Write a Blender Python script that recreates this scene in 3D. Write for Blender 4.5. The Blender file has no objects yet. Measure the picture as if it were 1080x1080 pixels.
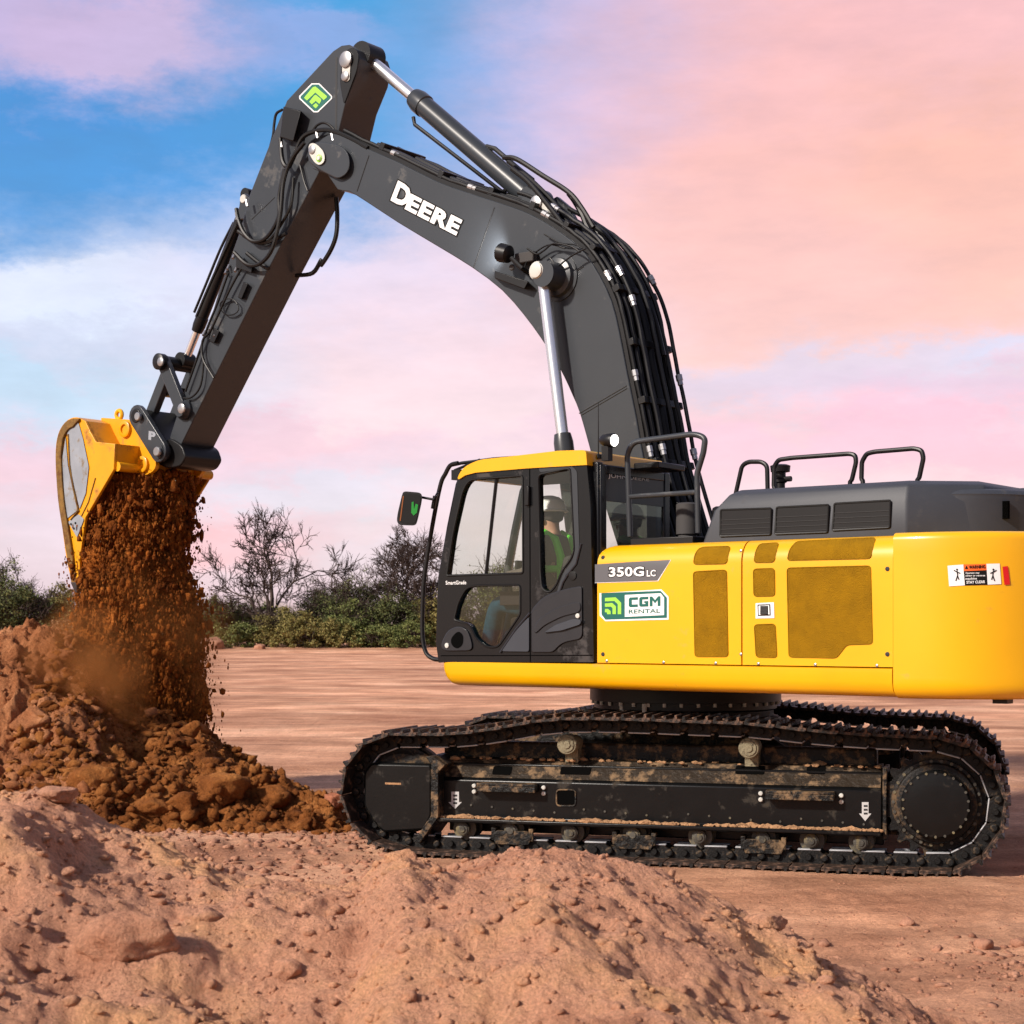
import bpy, bmesh, math, random
import numpy as np
from mathutils import Vector, Matrix
from mathutils.geometry import tessellate_polygon

# ---------------------------------------------------------------- camera, world, sun, exposure
F = 1800.0; HOR = 662.0; HC = 1.745          # focal length and horizon of the 1080 px photograph, eye height (m)
scn = bpy.context.scene
col = scn.collection
R = math.radians

cam_d = bpy.data.cameras.new('camera'); cam = bpy.data.objects.new('camera', cam_d); col.objects.link(cam)
cam.location = (0, 0, HC); cam.rotation_euler = (R(90), 0, 0)
cam_d.sensor_width = 36; cam_d.lens = F/1080*36
cam_d.shift_y = (HOR-540)/1080
cam_d.clip_start = .1; cam_d.clip_end = 8000
cam_d.dof.use_dof = True; cam_d.dof.focus_distance = 12.6; cam_d.dof.aperture_fstop = 8.0
scn.camera = cam

SUN = Vector((-.70, -.52, .54)).normalized()   # towards the sun
sun_d = bpy.data.lights.new('sun', 'SUN'); sun = bpy.data.objects.new('sun', sun_d); col.objects.link(sun)
sun_d.energy = 5.0; sun_d.angle = R(4); sun_d.color = (1, .90, .80)
sun.rotation_euler = SUN.to_track_quat('Z', 'Y').to_euler(); sun.location = (-20, -20, 20)

scn.view_settings.view_transform = 'Standard'; scn.view_settings.look = 'None'
scn.view_settings.exposure = .14; scn.view_settings.gamma = 1
scn.cycles.max_bounces = 8; scn.cycles.transparent_max_bounces = 16
scn.cycles.volume_bounces = 1; scn.cycles.caustics_reflective = False; scn.cycles.caustics_refractive = False
scn.cycles.use_denoising = True

def lin(c):
    return tuple(((v/255)/12.92 if v/255 <= .04045 else ((v/255+.055)/1.055)**2.4) for v in c)

world = bpy.data.worlds.new('World'); scn.world = world; world.use_nodes = True
def build_world():
    nt = world.node_tree; N = nt.nodes; L = nt.links; N.clear()
    out = N.new('ShaderNodeOutputWorld')
    sky = N.new('ShaderNodeTexSky'); sky.sky_type = 'NISHITA'; sky.sun_disc = False
    sky.sun_elevation = math.asin(SUN.z); sky.sun_rotation = math.atan2(SUN.x, SUN.y)
    bg1 = N.new('ShaderNodeBackground'); bg1.inputs[1].default_value = .05; L.new(sky.outputs[0], bg1.inputs[0])
    tc = N.new('ShaderNodeTexCoord')
    def vm(op, a, b=None, c=None):
        n = N.new('ShaderNodeVectorMath'); n.operation = op
        for i, v in enumerate((a, b, c)):
            if v is None: continue
            if isinstance(v, (tuple, list)): n.inputs[i].default_value = v
            else: L.new(v, n.inputs[i])
        return n
    def m(op, a, b=None):
        n = N.new('ShaderNodeMath'); n.operation = op
        for i, v in enumerate((a, b)):
            if v is None: continue
            if isinstance(v, (int, float)): n.inputs[i].default_value = v
            else: L.new(v, n.inputs[i])
        return n.outputs[0]
    d = vm('NORMALIZE', tc.outputs['Generated']).outputs[0]
    # wind-drawn noise that breaks the cloud edges
    mp = N.new('ShaderNodeMapping'); mp.inputs['Scale'].default_value = (1, 1, 2.2); L.new(d, mp.inputs[0])
    nz = N.new('ShaderNodeTexNoise'); nz.inputs['Scale'].default_value = 9; nz.inputs['Detail'].default_value = 7; nz.inputs['Roughness'].default_value = .66
    L.new(mp.outputs[0], nz.inputs['Vector'])
    wob = vm('SCALE', vm('SUBTRACT', nz.outputs['Color'], (.5, .5, .5)).outputs[0]); wob.inputs['Scale'].default_value = .11
    d2 = vm('ADD', d, wob.outputs[0]).outputs[0]
    sx = N.new('ShaderNodeSeparateXYZ'); L.new(d2, sx.inputs[0])
    az = m('ARCTAN2', sx.outputs[0], sx.outputs[1]); el = m('ARCSINE', m('MINIMUM', m('MAXIMUM', sx.outputs[2], -1.0), 1.0))
    cb = N.new('ShaderNodeCombineXYZ'); L.new(az, cb.inputs[0]); L.new(el, cb.inputs[1])
    P = cb.outputs[0]
    rp = N.new('ShaderNodeValToRGB'); L.new(m('ADD', m('MULTIPLY', el, .9), .3), rp.inputs[0])
    cr = rp.color_ramp
    st = [(0, (120, 92, 84)), (.295, (150, 118, 112)), (.31, (226, 196, 212)), (.40, (232, 196, 210)), (.50, (226, 204, 218)), (.62, (214, 196, 222)), (.8, (205, 195, 225)), (1, (205, 200, 228))]
    cr.elements[0].position = st[0][0]; cr.elements[0].color = (*lin(st[0][1]), 1)
    cr.elements[1].position = 1; cr.elements[1].color = (*lin(st[-1][1]), 1)
    for p, c in st[1:-1]:
        e = cr.elements.new(p); e.color = (*lin(c), 1)
    cur = rp.outputs[0]
    # (px, py, half width, half height, colour, strength): clouds and clear patches as directions in the sky
    B = [(300, 130, 420, 150, (36, 138, 206), 1.), (110, 195, 260, 80, (24, 128, 198), 1.), (450, 20, 190, 140, (60, 150, 206), .95),
         (540, 130, 110, 90, (96, 156, 216), .7), (300, 260, 260, 60, (185, 196, 228), .6),
         (105, 40, 115, 44, (216, 186, 212), .9), (30, 20, 120, 52, (205, 176, 206), .8), (330, 40, 70, 22, (170, 170, 216), .5),
         (90, 305, 230, 42, (228, 228, 240), .95), (300, 300, 120, 50, (214, 214, 236), .7), (20, 420, 190, 55, (188, 214, 234), .85), (250, 390, 100, 40, (222, 218, 232), .6),
         (720, 120, 150, 220, (214, 190, 222), .8), (640, 100, 70, 120, (172, 176, 222), .65),
         (960, 180, 300, 250, (255, 190, 174), 1.), (1040, 60, 240, 120, (250, 188, 178), .9), (1010, 230, 170, 110, (255, 184, 146), .9), (760, 320, 210, 120, (255, 190, 168), .95),
         (470, 400, 190, 110, (250, 212, 212), .95), (420, 300, 100, 60, (240, 212, 222), .7), (600, 330, 80, 80, (250, 204, 204), .6),
         (900, 392, 180, 28, (224, 194, 202), 1.), (800, 410, 150, 24, (222, 192, 204), .85), (1010, 425, 130, 22, (226, 184, 200), .85), (1050, 380, 60, 12, (204, 198, 218), .6),
         (980, 468, 200, 26, (247, 176, 190), .95), (780, 480, 160, 30, (244, 186, 200), .7), (60, 500, 200, 36, (240, 190, 204), .8), (350, 480, 220, 26, (236, 196, 212), .6),
         (290, 455, 120, 18, (246, 190, 200), .6), (330, 520, 120, 20, (214, 206, 222), .7), (260, 575, 90, 22, (250, 182, 194), .85), (20, 590, 90, 40, (224, 202, 220), .6), (400, 590, 110, 30, (224, 204, 220), .7)]
    for x, y, rx, ry, c, s in B:
        a0 = math.atan((x-540)/F); e0 = math.atan((HOR-y)/F*math.cos(a0))
        q = vm('MULTIPLY', vm('SUBTRACT', P, (a0, e0, 0)).outputs[0], (F/rx, F/ry, 0)).outputs[0]
        g = m('EXPONENT', m('MULTIPLY', vm('DOT_PRODUCT', q, q).outputs['Value'], -1.0))
        g = m('MINIMUM', m('MULTIPLY', g, 1.5*s), s)
        mx = N.new('ShaderNodeMix'); mx.data_type = 'RGBA'
        L.new(g, mx.inputs[0]); L.new(cur, mx.inputs[6]); mx.inputs[7].default_value = (*lin(c), 1)
        cur = mx.outputs[2]
    # fine cloud texture
    nz2 = N.new('ShaderNodeTexNoise'); nz2.inputs['Scale'].default_value = 14; nz2.inputs['Detail'].default_value = 8; nz2.inputs['Roughness'].default_value = .62
    mp2 = N.new('ShaderNodeMapping'); mp2.inputs['Scale'].default_value = (1, 1, 3.2); L.new(d, mp2.inputs[0]); L.new(mp2.outputs[0], nz2.inputs['Vector'])
    tex = m('ADD', m('MULTIPLY', m('SUBTRACT', nz2.outputs['Fac'], .5), .46), .94)
    # sky bright ahead; its unseen rest is dimmed to deepen shade on the machine
    mr = N.new('ShaderNodeMapRange'); mr.interpolation_type = 'SMOOTHSTEP'; L.new(vm('DOT_PRODUCT', d, (-.10, .985, .14)).outputs['Value'], mr.inputs[0])
    mr.inputs[1].default_value = .25; mr.inputs[2].default_value = .86; mr.inputs[3].default_value = .24; mr.inputs[4].default_value = 1.0
    hs = N.new('ShaderNodeHueSaturation'); hs.inputs['Saturation'].default_value = 1.12; L.new(cur, hs.inputs['Color']); cur = hs.outputs[0]
    sc_ = vm('SCALE', cur); L.new(m('MULTIPLY', tex, mr.outputs[0]), sc_.inputs['Scale'])
    bg2 = N.new('ShaderNodeBackground'); bg2.inputs[1].default_value = .84; L.new(sc_.outputs[0], bg2.inputs[0])
    ad = N.new('ShaderNodeAddShader'); L.new(bg1.outputs[0], ad.inputs[0]); L.new(bg2.outputs[0], ad.inputs[1])
    L.new(ad.outputs[0], out.inputs[0])
build_world()

# ---------------------------------------------------------------- frames and rays
CX, CY = 1.42, 14.0                      # swing centre of the excavator on the ground
PHI, THETA = R(38), R(16)                # upper structure and tracks against the picture plane
class Frame:
    def __init__(s, ang, off=0.0):
        c, n = math.cos(ang), math.sin(ang)
        s.a = Vector((-c, n, 0)); s.b = Vector((-n, -c, 0)); s.z = Vector((0, 0, 1))
        s.o = Vector((CX, CY, 0)) + s.a*off
        s.rot = math.pi-ang
    def loc(s, P):
        d = P-s.o; return Vector((d.dot(s.a), d.dot(s.b), d.z))
    def hit(s, px, py, axis, val):
        r = Vector(((px-540)/F, 1, (HOR-py)/F)); O = Vector((0, 0, HC))
        n = (s.a, s.b, s.z)[axis]
        t = (val-(O-s.o).dot(n))/r.dot(n)
        return s.loc(O+r*t)
HF = Frame(PHI); TF = Frame(THETA, -.02)
def hp(x, y, b=1.5): return HF.hit(x, y, 1, b)
def ha(x, y, a): return HF.hit(x, y, 0, a)
def tp(x, y, v=1.3): return TF.hit(x, y, 1, v)

# ---------------------------------------------------------------- numpy noise
def _hash(ix, iy, seed):
    h = (ix.astype(np.int64)*374761393 + iy.astype(np.int64)*668265263 + seed*1274126177) & 0xffffffff
    h = ((h ^ (h >> 13))*1274126177) & 0xffffffff
    h = h ^ (h >> 16)
    return (h & 0xffff)/65535.0
def vn(x, y, seed=0):
    ix = np.floor(x); iy = np.floor(y); fx = x-ix; fy = y-iy
    u = fx*fx*fx*(fx*(fx*6-15)+10); v = fy*fy*fy*(fy*(fy*6-15)+10)
    a = _hash(ix, iy, seed); b = _hash(ix+1, iy, seed); c = _hash(ix, iy+1, seed); d = _hash(ix+1, iy+1, seed)
    return (a*(1-u)+b*u)*(1-v)+(c*(1-u)+d*u)*v - .5
def fbm(x, y, octv=5, seed=0, gain=.5, billow=False):
    r = 0; amp = 1; ca, sa = math.cos(.6), math.sin(.6)
    for i in range(octv):
        n = vn(x, y, seed+i*17)
        r = r + amp*((.25-abs(n))*1.6 if billow else n)
        x, y = (x*ca-y*sa)*2.03+7.1, (x*sa+y*ca)*2.03+3.3
        amp *= gain
    return r

# ---------------------------------------------------------------- materials
M = {}
def mat(name, color, rough=.5, metal=0, coat=0, var=.0, vscale=6, bump=0, bscale=40, dirt=None, dirt_amt=0, dscale=3, col2=None, spec=.5, updirt=0):
    m = bpy.data.materials.new(name); m.use_nodes = True; nt = m.node_tree; N = nt.nodes; L = nt.links
    p = N['Principled BSDF']; p.inputs['Roughness'].default_value = rough; p.inputs['Metallic'].default_value = metal
    p.inputs['Coat Weight'].default_value = coat; p.inputs['Coat Roughness'].default_value = .12; p.inputs['Specular IOR Level'].default_value = spec
    tc = N.new('ShaderNodeTexCoord'); O = tc.outputs['Object']
    def noise(s, det=5, ro=.6):
        n = N.new('ShaderNodeTexNoise'); n.inputs['Scale'].default_value = s; n.inputs['Detail'].default_value = det; n.inputs['Roughness'].default_value = ro
        L.new(O, n.inputs['Vector']); return n
    cur = None
    if var or col2:
        n = noise(vscale)
        r = N.new('ShaderNodeValToRGB'); L.new(n.outputs['Fac'], r.inputs[0])
        c2 = col2 or tuple(min(1, v*(1+var)) for v in color); c1 = color if col2 else tuple(v*(1-var) for v in color)
        r.color_ramp.elements[0].position = .36; r.color_ramp.elements[0].color = (*c1, 1)
        r.color_ramp.elements[1].position = .64; r.color_ramp.elements[1].color = (*c2, 1)
        cur = r.outputs[0]
    if dirt:
        n = noise(dscale, 8, .68)
        r = N.new('ShaderNodeValToRGB'); L.new(n.outputs['Fac'], r.inputs[0])
        r.color_ramp.elements[0].position = .62-dirt_amt*.35; r.color_ramp.elements[0].color = (0, 0, 0, 1)
        r.color_ramp.elements[1].position = .74-dirt_amt*.30; r.color_ramp.elements[1].color = (1, 1, 1, 1)
        fac = r.outputs[0]
        if updirt:                                   # dust that settled on upward faces
            g = N.new('ShaderNodeNewGeometry'); s = N.new('ShaderNodeSeparateXYZ'); L.new(g.outputs['Normal'], s.inputs[0])
            mm = N.new('ShaderNodeMath'); mm.operation = 'MULTIPLY_ADD'; L.new(s.outputs[2], mm.inputs[0]); mm.inputs[1].default_value = updirt; L.new(fac, mm.inputs[2])
            mm.use_clamp = True; fac = mm.outputs[0]
        mx = N.new('ShaderNodeMix'); mx.data_type = 'RGBA'; L.new(fac, mx.inputs[0])
        if cur: L.new(cur, mx.inputs[6])
        else: mx.inputs[6].default_value = (*color, 1)
        mx.inputs[7].default_value = (*dirt, 1); cur = mx.outputs[2]
        mr = N.new('ShaderNodeMapRange'); L.new(fac, mr.inputs[0]); mr.inputs[3].default_value = rough; mr.inputs[4].default_value = .95; L.new(mr.outputs[0], p.inputs['Roughness'])
        if metal:
            mr2 = N.new('ShaderNodeMapRange'); L.new(fac, mr2.inputs[0]); mr2.inputs[3].default_value = metal; mr2.inputs[4].default_value = 0; L.new(mr2.outputs[0], p.inputs['Metallic'])
    if cur: L.new(cur, p.inputs['Base Color'])
    else: p.inputs['Base Color'].default_value = (*color, 1)
    if bump:
        n = noise(bscale, 6, .6); b = N.new('ShaderNodeBump'); b.inputs['Strength'].default_value = min(1, bump); b.inputs['Distance'].default_value = .02*max(1, bump)
        L.new(n.outputs['Fac'], b.inputs['Height']); L.new(b.outputs[0], p.inputs['Normal'])
    M[name] = m; return m

DUST = lin((176, 132, 106))
mat('yellow_paint', lin((231, 170, 0)), .32, coat=.5, var=.05, vscale=.9, dirt=lin((200, 150, 40)), dirt_amt=-.05, dscale=5)
mat('yellow_worn', lin((220, 152, 2)), .42, coat=.1, var=.05, dirt=lin((150, 98, 40)), dirt_amt=.16, dscale=4)
mat('grille_mesh', lin((166, 122, 6)), .8, spec=.2, var=.12, vscale=7, bump=1, bscale=190)
mat('charcoal', lin((50, 54, 59)), .32, spec=.5, coat=.0, var=.05, vscale=2, dirt=lin((78, 76, 75)), dirt_amt=.04, dscale=3)
mat('hood_grey', lin((56, 59, 66)), .5, spec=.35, var=.06, vscale=3, dirt=lin((80, 78, 78)), dirt_amt=.03, dscale=3, bump=.06, bscale=300)
mat('black_satin', lin((17, 17, 19)), .4, spec=.35, var=.1)
mat('black_rubber', lin((14, 14, 15)), .45, spec=.35)
mat('arrow_white', lin((188, 188, 188)), .6)
mat('black_deep', (.003, .003, .003), .9, spec=.02)
mat('cab_black', lin((18, 19, 22)), .26, spec=.4, coat=.05, var=.06, dirt=lin((70, 64, 62)), dirt_amt=.1)
mat('cab_panel', lin((42, 43, 47)), .32, spec=.4, var=.06)
mat('cab_inner', lin((60, 58, 58)), .8)
mat('steel', (.42, .42, .43), .35, metal=.8, var=.08, dirt=lin((120, 110, 100)), dirt_amt=.08, dscale=12)
mat('chrome', (.92, .93, .95), .26, metal=.9)
mat('pin_cap', lin((196, 196, 190)), .45, var=.1)
mat('worn_steel', lin((150, 156, 165)), .45, metal=.25, var=.10, vscale=5, dirt=lin((120, 104, 84)), dirt_amt=.22, dscale=7)
mat('rim_brown', lin((118, 86, 30)), .75, var=.25, vscale=12, dirt=lin((96, 62, 26)), dirt_amt=.4, dscale=9, bump=.3)
mat('track_steel', lin((24, 23, 23)), .5, metal=.2, spec=.3, var=.3, vscale=9, dirt=lin((104, 84, 62)), dirt_amt=.30, dscale=9, bump=.3, bscale=60, updirt=.06)
mat('track_plate', lin((32, 30, 29)), .45, metal=.25, spec=.35, var=.3, vscale=9, dirt=lin((128, 98, 80)), dirt_amt=.36, dscale=9, bump=.35, bscale=50, updirt=.18)
mat('rail_steel', lin((188, 190, 194)), .4, metal=.35, dirt=lin((110, 94, 78)), dirt_amt=.10, dscale=9)
mat('frame_black', lin((11, 12, 13)), .34, spec=.32, var=.2, dirt=lin((62, 54, 44)), dirt_amt=.14, dscale=5, bump=.05)
mat('frame_muddy', lin((14, 15, 15)), .45, spec=.3, var=.3, vscale=8, dirt=lin((128, 104, 78)), dirt_amt=.34, dscale=10, bump=.6, bscale=24, updirt=.15)
mat('mud', lin((168, 128, 92)), .95, var=.2, vscale=20, bump=.8, bscale=60)
mat('roller', lin((74, 72, 66)), .5, metal=.3, var=.3, dirt=lin((120, 108, 78)), dirt_amt=.35, dscale=14, bump=.2)
mat('roller_mud', lin((132, 124, 100)), .8, var=.25, vscale=20, dirt=lin((70, 62, 50)), dirt_amt=.3, dscale=20, bump=.5)
mat('white_paint', (.82, .82, .82), .45)
mat('black_paint', (.006, .006, .006), .5, spec=.2)
mat('green_dark', lin((0, 92, 82)), .45)
mat('green_lime', lin((150, 212, 70)), .45)
mat('stripe_grey', lin((92, 92, 96)), .4)
mat('orange', lin((232, 100, 30)), .5)
mat('red', lin((205, 24, 24)), .4)
mat('bronze', lin((190, 150, 90)), .4, metal=.6)
mat('white_plastic', lin((248, 248, 246)), .35)
mat('hivis', lin((110, 245, 60)), .7)
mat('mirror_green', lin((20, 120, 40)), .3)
mat('mirror_orange', lin((120, 66, 24)), .4)
mat('skin', lin((190, 140, 116)), .6)
mat('denim', lin((24, 92, 116)), .85, var=.2, vscale=30)
mat('jacket', lin((92, 80, 72)), .85, var=.1)
mat('hair', lin((46, 34, 28)), .7)
mat('seat_fabric', lin((50, 48, 48)), .9)
mat('boot', lin((70, 48, 34)), .7)
mat('seam', lin((30, 30, 32)), .6)

def glass(name, tint, refl=1.0, dark=0.0):
    m = bpy.data.materials.new(name); m.use_nodes = True; nt = m.node_tree; N = nt.nodes; L = nt.links; N.remove(N['Principled BSDF'])
    o = N['Material Output']; t = N.new('ShaderNodeBsdfTransparent'); t.inputs[0].default_value = (*tint, 1)
    g = N.new('ShaderNodeBsdfGlossy'); g.inputs['Roughness'].default_value = .02; g.inputs[0].default_value = (.95, .97, .95, 1)
    lw = N.new('ShaderNodeLayerWeight'); lw.inputs[0].default_value = .5; fr = N.new('ShaderNodeMath'); fr.operation = 'POWER'; L.new(lw.outputs['Facing'], fr.inputs[0]); fr.inputs[1].default_value = 4.5
    mx = N.new('ShaderNodeMixShader'); mu = N.new('ShaderNodeMath'); mu.operation = 'MULTIPLY_ADD'; mu.use_clamp = True
    L.new(fr.outputs[0], mu.inputs[0]); mu.inputs[1].default_value = refl; mu.inputs[2].default_value = dark
    L.new(mu.outputs[0], mx.inputs[0]); L.new(t.outputs[0], mx.inputs[1]); L.new(g.outputs[0], mx.inputs[2]); L.new(mx.outputs[0], o.inputs[0])
    M[name] = m
glass('glass', (.90, .94, .90), .9, .08); glass('glass_dark', (.62, .60, .58), .9, .08)
def emit(name, c, s):
    m = bpy.data.materials.new(name); m.use_nodes = True; N = m.node_tree.nodes; p = N['Principled BSDF']
    p.inputs['Base Color'].default_value = (*c, 1); p.inputs['Emission Color'].default_value = (*c, 1); p.inputs['Emission Strength'].default_value = s; M[name] = m
emit('lamp_lit', (1, .97, .9), 6)

def soil(name, cols, scale, bump, bscale, fine=90, dist=.04, rough=.96, streaks=False, island=False):
    m = bpy.data.materials.new(name); m.use_nodes = True; nt = m.node_tree; N = nt.nodes; L = nt.links
    p = N['Principled BSDF']; p.inputs['Roughness'].default_value = rough; p.inputs['Specular IOR Level'].default_value = .15
    g = N.new('ShaderNodeNewGeometry'); P = g.outputs['Position']
    def noise(s, det=6, ro=.6, src=P):
        n = N.new('ShaderNodeTexNoise'); n.inputs['Scale'].default_value = s; n.inputs['Detail'].default_value = det; n.inputs['Roughness'].default_value = ro
        L.new(src, n.inputs['Vector']); return n.outputs['Fac']
    r = N.new('ShaderNodeValToRGB'); L.new(noise(scale), r.inputs[0]); cr = r.color_ramp
    cr.elements[0].position = .32; cr.elements[0].color = (*cols[0], 1); cr.elements[1].position = .68; cr.elements[1].color = (*cols[-1], 1)
    for i, c in enumerate(cols[1:-1]): cr.elements.new(.32+.36*(i+1)/(len(cols)-1)).color = (*c, 1)
    cur = r.outputs[0]
    r2 = N.new('ShaderNodeValToRGB'); L.new(noise(fine, 4, .7), r2.inputs[0])
    r2.color_ramp.elements[0].position = .3; r2.color_ramp.elements[0].color = (.72, .70, .68, 1); r2.color_ramp.elements[1].position = .7; r2.color_ramp.elements[1].color = (1.22, 1.2, 1.18, 1)
    mx = N.new('ShaderNodeMix'); mx.data_type = 'RGBA'; mx.blend_type = 'MULTIPLY'; mx.inputs[0].default_value = 1; L.new(cur, mx.inputs[6]); L.new(r2.outputs[0], mx.inputs[7]); cur = mx.outputs[2]
    if island:         # every crumb has its own shade of earth
        r4 = N.new('ShaderNodeValToRGB'); L.new(g.outputs['Random Per Island'], r4.inputs[0]); r4.color_ramp.elements[0].color = (.68, .66, .64, 1); r4.color_ramp.elements[1].color = (1.35, 1.33, 1.3, 1); e = r4.color_ramp.elements.new(.6); e.color = (.95, .93, .9, 1)
        mx = N.new('ShaderNodeMix'); mx.data_type = 'RGBA'; mx.blend_type = 'MULTIPLY'; mx.inputs[0].default_value = 1; L.new(cur, mx.inputs[6]); L.new(r4.outputs[0], mx.inputs[7]); cur = mx.outputs[2]
    if streaks:        # graded lanes and wheel tracks that run across the yard
        mp = N.new('ShaderNodeMapping'); mp.inputs['Scale'].default_value = (.045, .17, 1); mp.inputs['Rotation'].default_value = (0, 0, R(-3)); L.new(P, mp.inputs[0])
        r3 = N.new('ShaderNodeValToRGB'); L.new(noise(1, 5, .62, mp.outputs[0]), r3.inputs[0])
        r3.color_ramp.elements[0].position = .34; r3.color_ramp.elements[0].color = (.84, .77, .74, 1); r3.color_ramp.elements[1].position = .60; r3.color_ramp.elements[1].color = (1.30, 1.28, 1.28, 1)
        e = r3.color_ramp.elements.new(.48); e.color = (.98, .96, .95, 1)
        mx = N.new('ShaderNodeMix'); mx.data_type = 'RGBA'; mx.blend_type = 'MULTIPLY'; mx.inputs[0].default_value = 1; L.new(cur, mx.inputs[6]); L.new(r3.outputs[0], mx.inputs[7])
        # lanes stay beyond the machine
        s = N.new('ShaderNodeSeparateXYZ'); L.new(P, s.inputs[0]); mr = N.new('ShaderNodeMapRange'); L.new(s.outputs[1], mr.inputs[0]); mr.inputs[1].default_value = 16; mr.inputs[2].default_value = 34; mr.inputs[3].default_value = .25
        L.new(mr.outputs[0], mx.inputs[0]); cur = mx.outputs[2]
    if streaks:        # patches of churned and wetted ground, and lug prints left by tyres
        r5 = N.new('ShaderNodeValToRGB'); L.new(noise(.55, 7, .68), r5.inputs[0]); r5.color_ramp.elements[0].position = .38; r5.color_ramp.elements[0].color = (.74, .70, .68, 1); r5.color_ramp.elements[1].position = .60; r5.color_ramp.elements[1].color = (1.12, 1.12, 1.12, 1)
        mp = N.new('ShaderNodeMapping'); mp.inputs['Scale'].default_value = (.35, 1.5, 1); L.new(P, mp.inputs[0])
        r6 = N.new('ShaderNodeValToRGB'); L.new(noise(1.4, 8, .72, mp.outputs[0]), r6.inputs[0]); r6.color_ramp.elements[0].position = .36; r6.color_ramp.elements[0].color = (.72, .68, .66, 1); r6.color_ramp.elements[1].position = .62; r6.color_ramp.elements[1].color = (1.18, 1.17, 1.16, 1)
        mp = N.new('ShaderNodeMapping'); mp.inputs['Scale'].default_value = (.05, .34, 1); mp.inputs['Rotation'].default_value = (0, 0, R(8)); L.new(P, mp.inputs[0])
        r7 = N.new('ShaderNodeValToRGB'); L.new(noise(1, 8, .7, mp.outputs[0]), r7.inputs[0]); r7.color_ramp.elements[0].position = .40; r7.color_ramp.elements[0].color = (.76, .72, .70, 1); r7.color_ramp.elements[1].position = .56; r7.color_ramp.elements[1].color = (1.1, 1.1, 1.1, 1)
        for rr_, k_ in ((r5, .8), (r6, .8), (r7, .75)):
            mx = N.new('ShaderNodeMix'); mx.data_type = 'RGBA'; mx.blend_type = 'MULTIPLY'; mx.inputs[0].default_value = k_; L.new(cur, mx.inputs[6]); L.new(rr_.outputs[0], mx.inputs[7]); cur = mx.outputs[2]
    L.new(cur, p.inputs['Base Color'])
    b = N.new('ShaderNodeBump'); b.inputs['Strength'].default_value = bump; b.inputs['Distance'].default_value = dist; L.new(noise(bscale, 9, .72), b.inputs['Height']); L.new(b.outputs[0], p.inputs['Normal'])
    M[name] = m
soil('yard_soil', [lin((170, 124, 98)), lin((202, 156, 126)), lin((222, 180, 150))], .35, .7, 9, 40, .05, streaks=True)
soil('mound_soil', [lin((196, 138, 110)), lin((228, 170, 138)), lin((240, 182, 134))], 1.7, .95, 24, 80, .06)
soil('pile_soil', [lin((136, 84, 54)), lin((172, 112, 74)), lin((200, 140, 98))], 2.2, 1, 16, 60, .07)
soil('damp_soil', [lin((104, 58, 26)), lin((150, 92, 46)), lin((184, 124, 70))], 2.6, 1, 14, 50, .07)
soil('falling_soil', [lin((104, 52, 16)), lin((150, 84, 30)), lin((186, 114, 50))], 4.0, 1, 22, 70, .06, island=True)
soil('clod_soil', [lin((140, 86, 62)), lin((170, 110, 84)), lin((190, 132, 100))], 3.0, .8, 30, 70, .03)
soil('stone_soil', [lin((146, 102, 82)), lin((182, 136, 112))], 4, .7, 30, 80, .02)

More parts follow.
